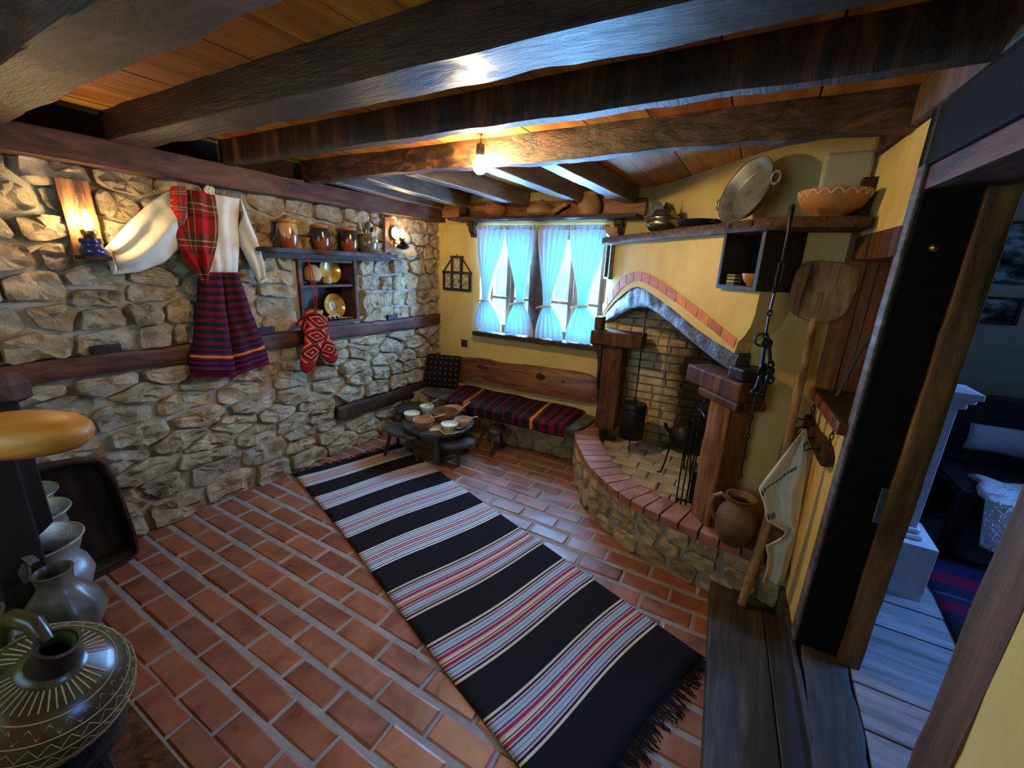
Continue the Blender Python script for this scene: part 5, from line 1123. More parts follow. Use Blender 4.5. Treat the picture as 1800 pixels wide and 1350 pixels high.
# ---------------------------------------------------------------- next room
b = B(); b.bx(3.22, 5.2, -0.6, 3.5, 0.05, 0.19); fl2 = struct('floor_next', b, M['gap_dark'], smooth=False)
mk('threshold_timber', hewn((3.335, 0.2, 0.165), (3.345, 1.80, 0.165), 0.15, 0.085, 0.010, 33, ns=6), M['step_wood'], fl2)
for i in range(18):
    y0 = 0.15+0.19*i; b = B(); b.bx(3.425, 5.2, y0, y0+0.184, 0.185, 0.2+0.002*(i % 3)); mk('floor_plank', b, M['room_board'], fl2, smooth=False, bevel=0.002)
b = B(); b.bx(3.3, 5.4, 3.47, 3.6, 0.0, 2.25); struct('wall_next_back', b, M['grey_plaster'], smooth=False)
b = B(); b.bx(5.2, 5.35, -0.6, 2.15, 0, 2.25); b.bx(5.2, 5.35, 2.85, 3.6, 0, 2.25); b.bx(5.2, 5.35, 2.15, 2.85, 0, 1.5); b.bx(5.2, 5.35, 2.15, 2.85, 2.18, 2.25); struct('wall_next_right', b, M['grey_plaster'], smooth=False)
b = B(); rbox(b, 1.79, 3.47, 0.19, 2.25, 0.182, 0.192); rbox(b, 1.785, 1.80, 0.19, 2.25, 0.165, 0.192); struct('wall_next_left', b, M['grey_plaster'], smooth=False)
b = B(); b.bx(3.4, 5.4, -0.7, -0.6, 0, 2.25); struct('wall_next_front', b, M['grey_plaster'], smooth=False)
b = B()
for i in range(5): b.bx(3.5, 5.2, 3.44, 3.47, 0.2+0.148*i, 0.343+0.148*i)
struct('baseboard_next', b, M['black_wood'], smooth=False, bevel=0.004)
co = thing('white_pedestal', (3.63, 2.42, 0.2), 'white square pedestal with stepped cap on a plinth beyond the doorway', 'pedestal')
def cb(nm, h, z0, z1, bev=0.003): b = B(); b.bx(3.64-h, 3.64+h, 2.44-h, 2.44+h, z0, z1); mk(nm, b, M['white_paint'], co, smooth=False, bevel=bev)
cb('plinth', 0.125, 0.201, 0.475); cb('base_moulding', 0.082, 0.475, 0.50, 0.010); cb('base_moulding', 0.070, 0.50, 0.525, 0.010); cb('shaft', 0.055, 0.525, 1.10); cb('cap_moulding', 0.075, 1.10, 1.128, 0.008); cb('cap_moulding', 0.092, 1.128, 1.15, 0.008); cb('cap', 0.104, 1.15, 1.175)
b = B().add([(3.64-.104, 2.44-.104, 1.175), (3.64+.104, 2.44-.104, 1.175), (3.64+.104, 2.44+.104, 1.175), (3.64-.104, 2.44+.104, 1.175), (3.64, 2.44, 1.195)], [(0, 1, 4), (1, 2, 4), (2, 3, 4), (3, 0, 4), (3, 2, 1, 0)]); mk('cap_top', b, M['white_paint'], co, smooth=False)
rr = mk('room_rug', B().grid(lambda u, v: Vector((lerp(3.80, 4.7, u)+0.05*v, lerp(1.55, 2.85, v), 0.2065+0.001*math.sin(u*20+v*9))), 16, 24), M['room_rug'], solid=0.006, recalc=False)
tag(rr, 'dark striped red and navy rug on the boards of the next room', 'rug')
bd = thing('day_bench', (4.35, 3.1, 0.2), 'dark wooden day bench in the next room under the pictures', 'bench')
b = B(); b.bx(3.95, 4.95, 2.82, 3.36, 0.55, 0.60); mk('seat', b, M['black_wood'], bd, smooth=False, bevel=0.006)
b = B(); b.bx(3.93, 4.95, 3.30, 3.38, 0.60, 1.0); mk('backrest', b, M['black_wood'], bd, smooth=False, bevel=0.006)
for (x, y) in ((3.99, 2.86), (4.9, 2.86), (3.99, 3.32), (4.9, 3.32)): b = B(); b.bx(x-.03, x+.03, y-.03, y+.03, 0.2, 0.55); mk('leg', b, M['black_wood'], bd, smooth=False, bevel=0.004)
def bc_(u, v): return Vector((lerp(4.07, 4.85, u), 3.285-0.02*math.sin(v*3)-0.006*math.sin(u*25), lerp(0.84, 0.69, v)))
tag(mk('blue_white_cover', B().grid(bc_, 24, 8), M['blue_cloth'], solid=0.006, recalc=False), 'plain pale cover folded over the backrest of the day bench', 'cover')
def fl_(u, v): 
    x = lerp(4.03, 4.75, u); 
    if v < 0.6: return Vector((x+0.02*math.sin(v*9), lerp(3.02, 2.80, v/0.6), 0.612+0.02*nz((u*6, v*6, 0), 1.3)))
    return Vector((x+0.10*(v-.6)*(1 if u < .5 else -1), 2.785-0.01*math.sin(u*20), lerp(0.60, 0.34-0.03*math.sin(u*7), (v-0.6)/0.4)))
fz = mk('sheepskin', B().grid(fl_, 20, 16), M['fleece'], solid=0.02, recalc=False); tag(fz, 'shaggy white sheepskin draped over the front of the day bench', 'sheepskin')
b = B()
for k in range(1500):
    u, v = random.random(), random.random(); p = fl_(u, v); n_ = Vector((random.uniform(-.4, .4), -0.5, 0.8 if v < .6 else 0.1)).normalized()
    q = p+n_*random.uniform(0.02, 0.045)+Vector((0, -0.01, -0.015)); w = Vector((0.003, 0, 0)); b.add([p-w, p+w, q], [(0, 1, 2)])
tag(mk('wool', b, M['fleece'], fz, recalc=False), kind='stuff')
for (x0, x1, z0, z1, lb) in ((3.99, 4.17, 1.39, 1.54, 'small dark framed landscape picture on the grey wall of next room'), (3.96, 4.24, 1.61, 1.94, 'larger glazed dark picture above the small landscape in next room')):
    e = thing('wall_picture', ((x0+x1)/2, 3.47, z0), lb, 'picture'); b = B(); t = 0.014
    for a in ((x0, x1, z0, z0+t), (x0, x1, z1-t, z1), (x0, x0+t, z0, z1), (x1-t, x1, z0, z1)): b.bx(a[0], a[1], 3.45, 3.47, a[2], a[3])
    mk('frame', b, M['black_wood'], e, smooth=False); b = B(); b.bx(x0+t, x1-t, 3.46, 3.466, z0+t, z1-t); mk('print', b, M['picture_print'], e, smooth=False)

# ---------------------------------------------------------------- left wall things
sh = thing('wall_shelf', (0.1, 2.2, 1.6), 'long dark wavy plank shelf on the stone wall carrying glazed jars', 'shelf')
ol = [(0.0, 1.60), (0.16, 1.60), (0.215, 1.64), (0.19, 1.80), (0.17, 1.98), (0.215, 2.02), (0.22, 2.2), (0.20, 2.45), (0.22, 2.62), (0.20, 2.74), (0.15, 2.80), (0.0, 2.80)]
mk('plank', blob(chaikin(ol, 2, 0.25), 1.612, 1.642, lambda u, v, d: Vector((u, v, d)), 0.006), M['dark_wood'], sh)
mk('support_rail', hewn((0.035, 1.60, 1.592), (0.035, 2.80, 1.597), 0.07, 0.035, 0.004, 51), M['plate'], sh)
nf = thing('niche_shelves', (0.0, 2.2, 1.09), 'dark wooden shelf niche set into the stone wall below the jar shelf', 'shelf')
for nm, y0, y1, z0, z1, x0 in (('side_panel', NY0, NY0+0.03, NZ0, NZ1, 0.028), ('side_panel', NY1-0.03, NY1, NZ0, NZ1, 0.028), ('top_panel', NY0, NY1, NZ1-0.02, NZ1, 0.02), ('bottom_panel', NY0, NY1, NZ0, NZ0+0.022, 0.03), ('middle_shelf', NY0+0.03, NY1-0.03, 1.372, 1.392, 0.012)):
    b = B(); b.bx(-0.155, x0, y0, y1, z0, z1); mk(nm, b, M['plate'], nf, smooth=False, bevel=0.003)
b = B(); b.bx(-0.16, -0.15, NY0, NY1, NZ0, NZ1); mk('back_panel', b, M['black_wood'], nf, smooth=False)
def jar(y, h, r, bodym, glz, label, x=0.105, z0=1.6425, lidm='clay_orange', seed=0.0):
    c = Vector((x, y, z0)); e = thing('glazed_jar', c, label, 'jar', 'glazed jars on the wall shelf')
    prof = [(r*0.72, 0), (r*0.80, h*0.06), (r*0.97, h*0.30), (r, h*0.5), (r*0.93, h*0.75), (r*0.80, h*0.88), (r*0.80, h*0.97)]
    mk('body', B().lathe(prof, c, 32), M[bodym], e)
    def rad(z):
        for (ra, za), (rb, zb) in zip(prof, prof[1:]):
            if za <= z <= zb: return lerp(ra, rb, (z-za)/(zb-za))
        return prof[-1][0]
    def gz(u, v):
        a = 2*PI*u; zlow = h*(0.48+0.13*math.sin(a*4+seed)+0.08*math.sin(a*9+seed*2)); z = lerp(zlow, h*0.88, v); return c+Vector(((rad(z)+0.0016)*math.cos(a), (rad(z)+0.0016)*math.sin(a), z))
    mk('glaze_drips', B().grid(gz, 64, 8), M[glz], e, recalc=False)
    mk('rim', B().lathe([(r*0.80, h*0.90), (r*0.90, h*0.915), (r*0.90, h*0.94), (r*0.82, h*0.95), (r*0.89, h*0.965), (r*0.87, h), (r*0.72, h), (r*0.70, h*0.93)], c, 32), M[lidm], e)
    return e
jar(1.835, 0.178, 0.065, 'glaze_red', 'glaze_tan', 'tall red jar with tan dripped glaze, nearest the costume', seed=1)
jar(2.09, 0.168, 0.061, 'glaze_red', 'glaze_black', 'red jar with black and tan zigzag glaze, middle of the shelf', seed=2.2)
jar(2.335, 0.172, 0.065, 'glaze_red', 'glaze_black', 'red jar with black glazed top beside the spoon jug', seed=3.7)
ju = vessel('spoon_jug', [(0.058, 0), (0.075, 0.03), (0.085, 0.07), (0.078, 0.105), (0.062, 0.125), (0.068, 0.14)], (0.105, 2.515, 1.6425), M['glaze_olive'], 'olive brown streaked glazed jug holding wooden spoons on wall shelf', 'jug')
for (dy, dx, h, w, lb) in ((-0.035, -0.01, 0.175, 0.03, 'broad pale wooden spoon standing in the olive jug, left'), (0.0, 0.01, 0.19, 0.024, 'brown wooden spoon standing upright in the olive jug, middle'), (0.03, 0.0, 0.165, 0.02, 'darkest wooden spoon standing in the olive jug, right')):
    p = Vector((0.105, 2.515, 1.6425)); spoon(p+Vector((dx*1.4, dy*1.5, h)), p+Vector((dx*0.3, dy*0.3, 0.04)), lb, 'spoon_wood' if w > 0.028 else 'brown_wood', w, 0.005)
# niche contents
def standing_plate(y, zc, r, label, mat='glaze_yellow', relief=False):
    m = Matrix.Rotation(math.radians(78), 4, 'Y'); c = Vector((-0.095, y, zc)); e = thing('glazed_plate', c, label, 'plate')
    prof = [(0.001, 0), (r*0.5, 0), (r*0.62, 0.006), (r*0.95, 0.016), (r, 0.020)]; mk('body', B().lathe(prof+[(max(a-0.003, 0.001), z+0.005) for a, z in reversed(prof)], c, 40, mat=m), M[mat], e)
    if relief:
        b = B()
        for rr_ in (0.2, 0.45): b.tube([c+(m @ Vector((r*rr_*math.cos(k*PI/14), r*rr_*math.sin(k*PI/14), 0.008))) for k in range(28)], 0.003, 5, True)
        for k in range(6):
            a = k*PI/3; b.tube([c+(m @ Vector((r*(0.70+0.09*math.cos(t*PI/6))*math.cos(a)-r*0.09*math.sin(t*PI/6)*math.sin(a), r*(0.70+0.09*math.cos(t*PI/6))*math.sin(a)+r*0.09*math.sin(t*PI/6)*math.cos(a), 0.016))) for t in range(12)], 0.0028, 5, True)
        mk('ring_ornament', b, M['slip'], e)
    return e
standing_plate(2.29, 1.49, 0.098, 'shiny yellow glazed plate on upper niche shelf')
standing_plate(2.31, 1.212, 0.100, 'yellow glazed plate with ringed ornament in the lower niche', relief=True)
gd = thing('gourd_bottle', (-0.06, 2.11, 1.392), 'pale leaning gourd vessel on the upper niche shelf', 'gourd')
mk('body', B().lathe([(0.02, 0), (0.062, 0.03), (0.070, 0.07), (0.055, 0.115), (0.03, 0.14), (0.02, 0.145)], (-0.06, 2.115, 1.393), 24), M['clay_pale'], gd)
mk('neck', B().lathe([(0.008, 0), (0.032, 0.012), (0.034, 0.035), (0.02, 0.055), (0.006, 0.06)], (0.0, 2.195, 1.393), 20), M['clay_pale'], gd)
bowl((-0.07, 2.10, 1.113), 0.075, 0.085, M['clay'], 'dull brown clay cup at the sock side of the lower niche', foot=0.62)
for i, y in enumerate((2.135, 2.195, 2.235, 2.275)):
    e = thing('tiny_pot', (-0.005, y, 1.112), ['tiny black pot with white rim nearest the socks in the niche', 'second tiny black pot from the socks in the niche', 'third tiny black pot from the socks in the niche', 'tiny black pot nearest the yellow spoon rest in the niche'][i], 'pot', 'tiny black pots in the niche')
    c = (-0.005, y, 1.112); mk('body', B().lathe([(0.010, 0), (0.018, 0.008), (0.020, 0.02), (0.013, 0.033)], c, 16), M['glaze_black'], e); mk('rim', B().lathe([(0.0135, 0.030), (0.016, 0.036), (0.010, 0.040)], c, 16), M['slip'], e)
e = thing('spoon_rest', (-0.01, 2.37, 1.113), 'small yellow patterned ladle lying in the lower niche', 'ladle')
mk('bowl', B().lathe([(0.001, 0), (0.02, 0.002), (0.034, 0.014), (0.031, 0.014), (0.001, 0.005)], (-0.01, 2.39, 1.113), 20), M['glaze_yellow'], e); mk('handle', B().tube([(-0.01, 2.36, 1.124), (-0.01, 2.32, 1.128), (-0.012, 2.295, 1.120)], [0.006, 0.005, 0.004], 8), M['glaze_yellow'], e)

# oil lamps
def oil_lamp(y, zb, bw, bh, lean, x1, y1, z1, sc, label, small):
    e = thing('oil_lamp', (0.06, y, zb), label, 'lamp')
    mk('board', hewn((0.055, y+lean, zb+bh), (0.05, y, zb), 0.03, bw, 0.004, 61+y, ns=7), M['lamp_board'], e)
    c = Vector((x1, y1, z1))
    if not small:
        b = B(); b.bx(0.045, x1+0.055, y1-0.05, y1+0.05, z1-0.022, z1-0.004); mk('bracket', b, M['dark_wood'], e, smooth=False, bevel=0.003)
        mk('font', B().lathe([(0.042, 0), (0.048, 0.010), (0.048, 0.026), (0.036, 0.040), (0.036, 0.050), (0.044, 0.056), (0.041, 0.072), (0.024, 0.080)], c, 28), M['enamel_blue'], e); zf = 0.080
    else:
        mk('font', B().lathe([(0.02, -0.02), (0.05, 0), (0.055, 0.01), (0.03, 0.03), (0.02, 0.045)], c, 24), M['iron'], e); zf = 0.045
        b = B().tube([(0.05, y1, z1+0.0), (x1, y1, z1-0.012)], 0.008, 6); mk('bracket', b, M['iron'], e)
        mk('reflector', B().lathe([(0.001, 0), (0.035, 0.003), (0.052, 0.012)], (0.075, y1-0.03, z1+0.115), 24, mat=Matrix.Rotation(PI/2, 4, 'Y')), M['steel'], e)
    mk('burner', B().lathe([(0.022, zf), (0.030, zf+0.012), (0.030, zf+0.03), (0.012, zf+0.04)], c, 20), M['brass'], e)
    fz_ = zf+0.04
    mk('flame', B().lathe([(0.002, fz_), (0.011*sc, fz_+0.014), (0.013*sc, fz_+0.03), (0.008*sc, fz_+0.052), (0.001, fz_+0.07)], c, 14), M['flame'], e)
    mk('chimney', B().lathe([(0.026, fz_-0.012), (0.040, fz_+0.025), (0.043, fz_+0.045), (0.034, fz_+0.085), (0.024, fz_+0.12), (0.023, fz_+0.15)], c, 28, cap=False), M['lamp_glass'], e)
    return e
oil_lamp(0.842, 1.53, 0.115, 0.36, -0.012, 0.13, 0.832, 1.56, 1.35, 'lit oil lamp with blue font on a reddish board, nearest the camera', False)
oil_lamp(2.80, 1.655, 0.115, 0.28, 0.01, 0.135, 2.885, 1.705, 1.1, 'lit oil lamp with round reflector at the far end of the jar shelf', True)

# costume on the stone wall
X0 = 0.075
def shell(name, left, right, mat, thick, folds, label=None, cat=None, parent=None, nu=40, nv=40, x0=X0, bulge=0.03, uvflip=False, sd=0.0):
    """garment panel between two edge curves (lists of (y, z)), puffed and folded towards the room"""
    L_, R2 = resamp(left, nv), resamp(right, nv)
    def fn(u, v):
        k = v*nv; i = min(int(k), nv-1); f = k-i
        l = (lerp(L_[i][0], L_[i+1][0], f), lerp(L_[i][1], L_[i+1][1], f)); r = (lerp(R2[i][0], R2[i+1][0], f), lerp(R2[i][1], R2[i+1][1], f))
        y, z = lerp(l[0], r[0], u), lerp(l[1], r[1], u); n_, amp = folds
        x = x0+bulge*math.sin(PI*u)**0.6*math.sin(PI*min(1, 0.12+v*0.9))**0.3+amp*math.sin(u*PI*n_+sd+1.2*math.sin(v*4+sd))*math.sin(PI*u)**0.5+0.5*amp*nz((y, z, sd), 11)
        return Vector((x, y, z))
    o = mk(name, B().grid(fn, nu, nv), mat, parent, solid=thick, recalc=False)
    return tag(o, label, cat) if label else o
bl_ = thing('linen_blouse', (0.06, 1.4, 1.48), 'cream linen blouse with one wide sleeve spread, pinned on the stone wall', 'blouse')
shell('bodice', [(1.30, 1.915), (1.285, 1.80), (1.29, 1.65), (1.305, 1.478)], [(1.575, 1.912), (1.55, 1.80), (1.535, 1.65), (1.50, 1.478)], M['white_cloth'], 0.006, (7, 0.0035), parent=bl_, bulge=0.03)
shell('sleeve', [(1.21, 1.905), (1.11, 1.825), (1.03, 1.745), (0.95, 1.655), (0.903, 1.60)], [(1.27, 1.69), (1.20, 1.60), (1.12, 1.528), (1.01, 1.482), (0.915, 1.470)], M['white_cloth'], 0.006, (4, 0.014), parent=bl_, bulge=0.085, sd=1.0)
shell('cuff', [(0.905, 1.602), (0.893, 1.588)], [(0.917, 1.476), (0.905, 1.47)], M['white_cloth'], 0.008, (3, 0.004), parent=bl_, nu=16, nv=4, bulge=0.035)
shell('sleeve', [(1.535, 1.73), (1.54, 1.64), (1.585, 1.52), (1.625, 1.425)], [(1.575, 1.912), (1.63, 1.73), (1.662, 1.58), (1.674, 1.455)], M['white_cloth'], 0.006, (3, 0.010), parent=bl_, bulge=0.05, sd=2.0)
shell('cuff', [(1.624, 1.427), (1.628, 1.408)], [(1.675, 1.457), (1.682, 1.438)], M['white_cloth'], 0.008, (3, 0.003), parent=bl_, nu=12, nv=4, bulge=0.03)
shell('collar', [(1.385, 1.955), (1.365, 1.93), (1.372, 1.885), (1.385, 1.86)], [(1.42, 1.945), (1.415, 1.92), (1.42, 1.89), (1.41, 1.865)], M['white_cloth'], 0.008, (5, 0.004), parent=bl_, nu=12, nv=12, x0=0.10, bulge=0.015)
sk = thing('striped_skirt', (0.06, 1.4, 0.83), 'long flared dark red and black striped skirt hanging below the blouse', 'skirt')
shell('front_panel', [(1.287, 1.482), (1.25, 1.28), (1.205, 1.10), (1.168, 0.98), (1.158, 0.885)], [(1.408, 1.482), (1.405, 1.28), (1.408, 1.10), (1.412, 0.97), (1.414, 0.832)], M['skirt'], 0.006, (3, 0.006), parent=sk, bulge=0.05, nv=50)
shell('side_panel', [(1.404, 1.482), (1.40, 1.28), (1.402, 1.10), (1.405, 0.97), (1.408, 0.842)], [(1.503, 1.482), (1.545, 1.28), (1.59, 1.10), (1.618, 0.98), (1.636, 0.880)], M['skirt'], 0.006, (3, 0.008), parent=sk, bulge=0.042, nv=50, sd=0.8)
for o in sk.children:
    uv = o.data.uv_layers[0].data
    for d in uv: d.uv[1] = 1-d.uv[1]
hs = thing('plaid_headscarf', (0.1, 1.28, 1.43), 'red plaid headscarf hanging in a point over the blouse', 'scarf')
shell('cloth', [(1.195, 1.915), (1.178, 1.80), (1.172, 1.70), (1.19, 1.60), (1.235, 1.51), (1.275, 1.428)], [(1.402, 1.905), (1.405, 1.80), (1.395, 1.70), (1.372, 1.62), (1.335, 1.52), (1.296, 1.425)], M['plaid'], 0.005, (4, 0.022), parent=hs, x0=0.13, bulge=0.03, nu=50, nv=50, sd=0.4)
shell('folded_edge', [(1.195, 1.918), (1.19, 1.88), (1.184, 1.80), (1.18, 1.72)], [(1.255, 1.925), (1.25, 1.88), (1.235, 1.80), (1.215, 1.72)], M['plaid'], 0.006, (2, 0.006), parent=hs, x0=0.15, bulge=0.03, nu=14, nv=24)

# patterned socks
def sock(name, rows_, x0, label):
    e = thing('knitted_sock', (x0, rows_[0][0], rows_[-1][1]), label, 'sock', 'pair of patterned socks on the wall')
    n_ = 40; tab = [(i/(len(rows_)-1),)+r for i, r in enumerate(rows_)]
    def fn(u, v):
        cy, cz, hw, ang_ = interp(tab, v); a = 2*PI*u
        dy, dz = math.cos(ang_), math.sin(ang_); return Vector((x0+0.022*math.sin(a), cy+dy*hw*math.cos(a), cz+dz*hw*math.cos(a)))
    b = B().grid(lambda u, v: fn(u, v*0.84), 28, n_)
    for k in b.uv: b.uv[k] = [((t[0]*2) % 1.0001, t[1]) for t in b.uv[k]]
    mk('leg', b, M['sock'], e, recalc=False)
    def toe(u, v): 
        p = fn(u, 0.84+0.16*v); cy, cz, hw, ang_ = interp(tab, 0.84+0.16*v); c = Vector((x0, cy, cz)); return c+(p-c)*math.sqrt(max(0.0, 1-v*v*0.97))
    mk('toe', B().grid(toe, 28, 10), M['sock_toe'], e, recalc=False); return e
s2 = sock('b', [(1.885, 1.165, 0.055, 0.55), (1.966, 1.085, 0.070, 0.5), (2.03, 1.01, 0.068, 0.3), (2.09, 0.90, 0.072, 0.05), (2.115, 0.80, 0.058, 0.0)], 0.10, 'red patterned knitted sock crossing behind, toe turned to the window')
s1 = sock('a', [(1.995, 1.20, 0.10, -0.45), (1.988, 1.10, 0.088, -0.35), (1.955, 1.01, 0.080, -0.2), (1.905, 0.90, 0.072, 0.0), (1.875, 0.775, 0.060, 0.05)], 0.125, 'red patterned knitted sock in front, toe turned to the costume')
mk('cord', B().tube([(0.222, 1.885, 1.60), (0.222, 1.90, 1.45), (0.20, 1.925, 1.32), (0.15, 1.96, 1.19)], 0.003, 6), M['red_yarn'], s1)
mk('cord', B().tube([(0.222, 1.89, 1.60), (0.225, 1.92, 1.46), (0.21, 1.945, 1.33), (0.15, 1.965, 1.18)], 0.003, 6), M['red_yarn'], s1)

# dough trough leaning on the stone wall
tr = thing('dough_trough', (0.15, 0.58, 0), 'dark carved wooden dough trough leaning on the stone wall by the pots', 'trough')
def tq(u, v, d): # u along y, v up the lean, d towards the room
    return Vector((0.17-0.10*v+d, u+0.05*v*0, v*0.975+0.012))
ot = chaikin([(0.36, 0.60), (0.42, 0.63), (0.64, 0.605), (0.695, 0.55), (0.725, 0.06), (0.69, 0.0), (0.40, -0.012), (0.34, 0.03)], 2, 0.25)
n = len(ot); cx, cy = 0.55, 0.30; vs = []; fs = []
for k, d in ((1.0, 0.0), (1.02, 0.05), (0.95, 0.055), (0.90, 0.04), (0.84, -0.02), (0.5, -0.035)):
    for (u, v) in ot: vs.append(tq(cx+(u-cx)*k, cy+(v-cy)*k, d+0.02))
for r in range(5):
    for k in range(n): fs.append((r*n+k, r*n+(k+1) % n, (r+1)*n+(k+1) % n, (r+1)*n+k))
fs.append(tuple(range(5*n, 6*n))); 
for (u, v) in ot: vs.append(tq(cx+(u-cx)*0.8, cy+(v-cy)*0.8, -0.035))
for k in range(n): fs.append((k, (k+1) % n, 6*n+(k+1) % n, 6*n+k))
fs.append(tuple(reversed(range(6*n, 7*n))))
mk('shell', B().add(vs, fs), M['black_wood'], tr)
b = B(); mk('rim_strip', B().tube([tq(u, v, 0.078) for u, v in ot], 0.010, 6, True), M['dark_wood'], tr)

# ---------------------------------------------------------------- near left: bench of vessels
BZ = 0.42
vb = thing('vessel_bench', (1.0, 0.1, 0), 'low dark bench in the near corner carrying metal and clay vessels', 'bench')
mk('seat', blob([(0.1, -0.25), (1.50, -0.25), (1.515, 0.18), (1.45, 0.22), (0.8, 0.33), (0.1, 0.42)], BZ-0.045, BZ, lambda u, v, d: Vector((u, v, d)), 0.008), M['black_wood'], vb)
for (x, y) in ((0.2, 0.32), (1.40, 0.14), (0.2, -0.18), (1.42, -0.18)): b = B(); b.bx(x-.03, x+.03, y-.03, y+.03, 0.004, BZ-0.044); mk('leg', b, M['black_wood'], vb, smooth=False, bevel=0.004)
def pot(x, y, h, r, label):
    c = Vector((x, y, BZ+0.001)); e = thing('metal_pot', c, label, 'pot', 'tinned pots on the near bench')
    p = [(r*0.62, 0), (r*0.90, h*0.12), (r*1.02, h*0.32), (r*0.93, h*0.52), (r*0.74, h*0.68), (r*0.76, h*0.80), (r*0.90, h*0.94), (r*0.97, h)]
    mk('body', B().lathe(p, c, 40, cap=True), M['pot_tin'], e) if False else None
    pin = [(max(a-0.004, 0.002), z) for a, z in reversed(p)]; pin = [(p[-1][0]-0.004, h)]+pin[1:-1]+[(0.001, 0.012)]
    vs = B().lathe(p+pin, c, 40)
    mk('body', vs, M['pot_tin'], e)
    mk('rolled_rim', B().tube([c+Vector((r*0.97*math.cos(k*PI/20), r*0.97*math.sin(k*PI/20), h)) for k in range(40)], 0.004, 6, True), M['tin'], e)
    mk('carrying_handle', B().tube([c+Vector((-r*0.9*math.cos(k*PI/10), -0.03-0.06*math.sin(k*PI/10), h*0.97+0.015*math.sin(k*PI/10))) for k in range(11)], 0.005, 6), M['iron'], e)
    return e
pot(0.50, 0.335, 0.225, 0.115, 'shiny metal pot half hidden behind the black post')
pot(0.70, 0.315, 0.225, 0.118, 'wide rimmed metal pot behind the black post, nearest the trough')
pot(0.945, 0.275, 0.225, 0.124, 'shiny hammered metal pot just behind the clay jugs')
def clay_jug(name, c, prof, mat, label, hpts, hr, ribs=False):
    c = Vector(c); e = thing(name, c, label, 'jug'); pin = [(prof[-1][0]-0.006, prof[-1][1])]+[(max(r-0.007, 0.002), z) for r, z in reversed(prof[1:-1])]+[(0.001, 0.012)]
    b = B().lathe(list(prof)+pin, c, 40)
    if ribs: b.v = [v+(Vector((v.x-c.x, v.y-c.y, 0))*(0.035*math.cos(10*math.atan2(v.y-c.y, v.x-c.x)))*max(0, math.sin(PI*min(1, (v.z-c.z)/0.2))) ) for v in b.v]
    mk('body', b, mat, e); mk('handle', B().tube([c+Vector(p) for p in hpts], hr, 10), mat, e); return e
clay_jug('glazed_jug', (1.205, 0.258, BZ+0.001), [(0.055, 0), (0.075, 0.03), (0.096, 0.085), (0.088, 0.13), (0.055, 0.175), (0.040, 0.20), (0.043, 0.235), (0.047, 0.246)], M['glaze_grey'], 'ribbed grey-brown glazed jug behind the sun jug',
         [(-0.05, -0.02, 0.262), (-0.085, -0.03, 0.29), (-0.075, -0.04, 0.24), (-0.095, -0.05, 0.15)], [0.012, 0.015, 0.015, 0.013], True)
clay_jug('glazed_jug', (1.30, 0.09, BZ+0.001), [(0.06, 0), (0.09, 0.03), (0.112, 0.10), (0.10, 0.15), (0.06, 0.20), (0.05, 0.235), (0.058, 0.262)], M['glaze_brown'], 'dark brown glazed jug with wide mouth beside the black post',
         [(0.045, 0.02, 0.255), (0.085, 0.03, 0.265), (0.10, 0.03, 0.23), (0.092, 0.03, 0.17)], [0.016, 0.018, 0.018, 0.016])
jc = Vector((1.508, 0.135, BZ-0.045)); R0 = 0.178
jp = [(0.09, 0), (0.115, 0.012), (0.150, 0.055), (0.171, 0.105), (R0, 0.145), (0.170, 0.185), (0.142, 0.222), (0.10, 0.246), (0.065, 0.258), (0.046, 0.268), (0.036, 0.295), (0.037, 0.325), (0.041, 0.335)]
sj = clay_jug('sun_jug', jc, jp, M['glaze_green'], 'big squat green and brown jug scratched with a sun and zigzags', [(-0.028, -0.010, 0.318), (-0.07, -0.025, 0.345), (-0.115, -0.045, 0.330), (-0.135, -0.055, 0.28), (-0.125, -0.05, 0.215)], [0.017, 0.020, 0.021, 0.020, 0.016])
def jr(z):
    for (ra, za), (rb, zb) in zip(jp, jp[1:]):
        if za <= z <= zb: return lerp(ra, rb, (z-za)/(zb-za))
    return 0.05
def js(a, z): r = jr(z)+0.001; return jc+Vector((r*math.cos(a), r*math.sin(a), z))
b = B()
for k in range(44):
    if 7 <= k % 22 <= 9: continue
    a = 2*PI*k/44; b.tube([js(a, 0.259), js(a, 0.2525), js(a, 0.243)], 0.0019, 4)
for z in (0.234, 0.208, 0.180, 0.148): b.tube([js(2*PI*k/80, z) for k in range(80)], 0.0015, 4, True)
for z0, z1, nz_ in ((0.213, 0.229, 26), (0.186, 0.201, 30), (0.156, 0.172, 34), (0.130, 0.142, 36)):
    b.tube([js(2*PI*k/(2*nz_), z0 if k % 2 else z1) for k in range(2*nz_)], 0.0015, 4, True)
mk('scratched_pattern', b, M['pattern_line'], sj)
mk('dark_neck', B().lathe([(0.0475, 0.268), (0.0375, 0.295), (0.0385, 0.325), (0.0425, 0.336), (0.035, 0.337), (0.031, 0.325), (0.031, 0.28)], jc, 28, cap=False), M['black_wood'], sj)
tilt = Matrix.Rotation(math.radians(26), 4, Vector((-0.48, 0.87, 0)).normalized())
for o in sj.children:
    ow = o.location.copy(); o.data.transform(Matrix.Translation(-ow) @ Matrix.Translation(Vector((0, 0, 0.14))) @ tilt @ Matrix.Translation(Vector((0, 0, -0.14))) @ Matrix.Translation(ow))
st_ = thing('jug_stand', (1.508, 0.135, 0), 'low black turned stand under the big sun jug', 'stand')
mk('top', B().lathe([(0.13, BZ-0.09), (0.135, BZ-0.08), (0.135, BZ-0.065), (0.12, BZ-0.061)], (1.508, 0.135, 0), 32), M['black_wood'], st_)
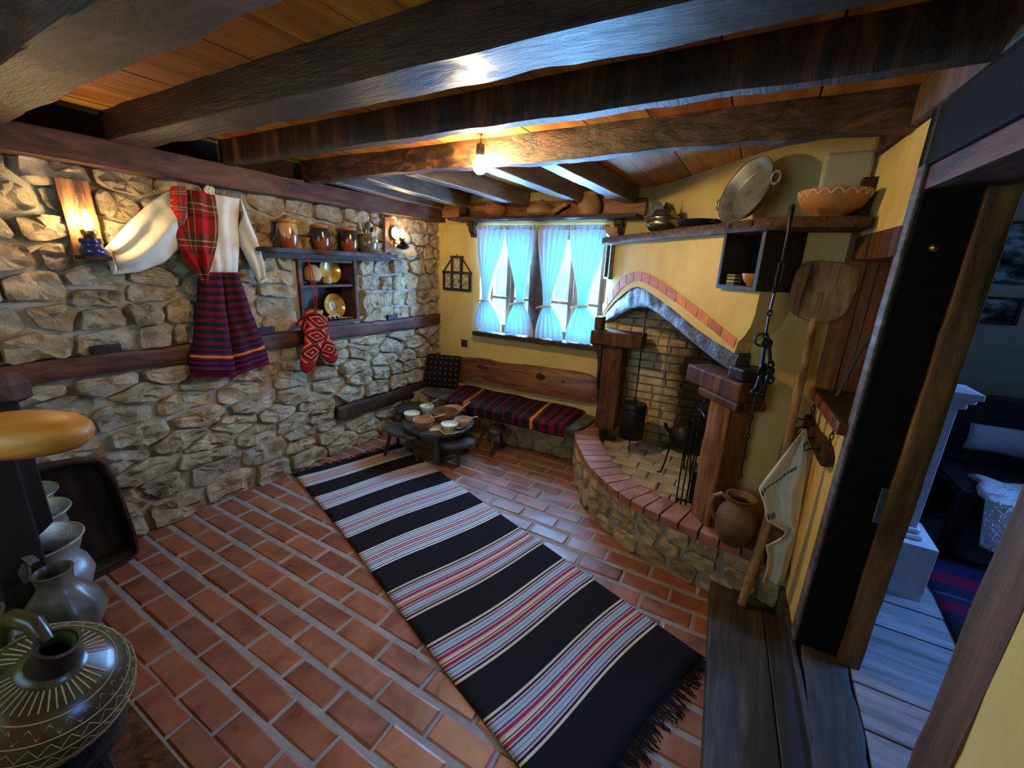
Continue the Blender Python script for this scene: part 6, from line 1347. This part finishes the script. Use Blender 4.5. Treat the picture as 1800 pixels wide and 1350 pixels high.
for a in (30, 150, 270): a = math.radians(a); mk('leg', B().tube([(1.508+0.15*math.cos(a), 0.135+0.15*math.sin(a), 0.004), (1.508+0.09*math.cos(a), 0.135+0.09*math.sin(a), BZ-0.086)], [0.018, 0.02], 8), M['black_wood'], st_)
hb_ = thing('hat_block', (1.10, 0.20, BZ), 'honey-coloured rounded oval wooden block on a black post', 'block stand')
mk('base', B().lathe([(0.09, BZ+0.001), (0.09, BZ+0.018), (0.03, BZ+0.024)], (1.085, 0.175, 0), 24), M['black_wood'], hb_)
b = B(); b.bx(1.03, 1.135, 0.165, 0.265, BZ+0.02, 1.055); mk('post', b, M['black_wood'], hb_, smooth=False, bevel=0.006)
m = Matrix.Rotation(math.radians(29), 4, 'Z') @ Matrix.Rotation(math.radians(-4), 4, 'X') @ Matrix.Diagonal((1.0, 0.72, 1, 1))
prof = [(0.001, -0.050), (0.095, -0.050), (0.140, -0.045), (0.162, -0.030), (0.170, -0.005), (0.165, 0.016), (0.145, 0.034), (0.10, 0.047), (0.05, 0.052), (0.001, 0.053)]
mk('oval_block', B().lathe(prof, (1.138, 0.290, 1.082), 48, mat=m, cap=False), M['honey_wood'], hb_)
kb = thing('knob_post', (0.98, 0.28, BZ), 'dark post top with faceted cap at the left edge above the oval block', 'post')
b = B(); b.bx(0.80, 0.85, 0.30, 0.35, BZ, 1.11); mk('shaft', b, M['black_wood'], kb, smooth=False, bevel=0.004)
mk('cap', B().lathe([(0.03, 1.10), (0.055, 1.115), (0.058, 1.165), (0.04, 1.19), (0.001, 1.195)], (0.83, 0.335, 0), 6), M['dark_wood'], kb, smooth=False)
ld = thing('tin_lid', (1.70, 0.24, 0.005), 'round tin lid lying on the floor boards at the bottom edge', 'cover')  # loose metal lid, not a dish
mk('disc', B().lathe([(0.055, 0.0), (0.06, 0.01), (0.058, 0.03), (0.05, 0.034), (0.02, 0.04), (0.001, 0.041)], (1.69, 0.235, 0.005), 32), M['tin'], ld)
mk('knob', B().lathe([(0.006, 0.04), (0.012, 0.05), (0.008, 0.06), (0.001, 0.062)], (1.69, 0.235, 0.005), 16), M['tin'], ld)

# ---------------------------------------------------------------- hanging bulb
hl = thing('pendant_bulb', (1.56, 1.93, 2.06), 'lit bare bulb in a small dark holder hanging from the ceiling beams', 'lamp')
bx_, by_ = 1.585, 1.915
mk('bulb', B().lathe([(0.014, 2.108), (0.020, 2.095), (0.031, 2.075), (0.034, 2.058), (0.029, 2.040), (0.016, 2.028), (0.001, 2.024)], (bx_, by_, 0), 24), M['bulb'], hl)
mk('holder', B().lathe([(0.010, 2.165), (0.020, 2.158), (0.022, 2.125), (0.018, 2.108)], (bx_, by_, 0), 20), M['black_sheet'], hl)
mk('cord', B().tube([(bx_, by_, 2.16), (bx_+0.002, by_, 2.18), (bx_+0.004, by_, 2.203)], 0.003, 6), M['cable'], hl)
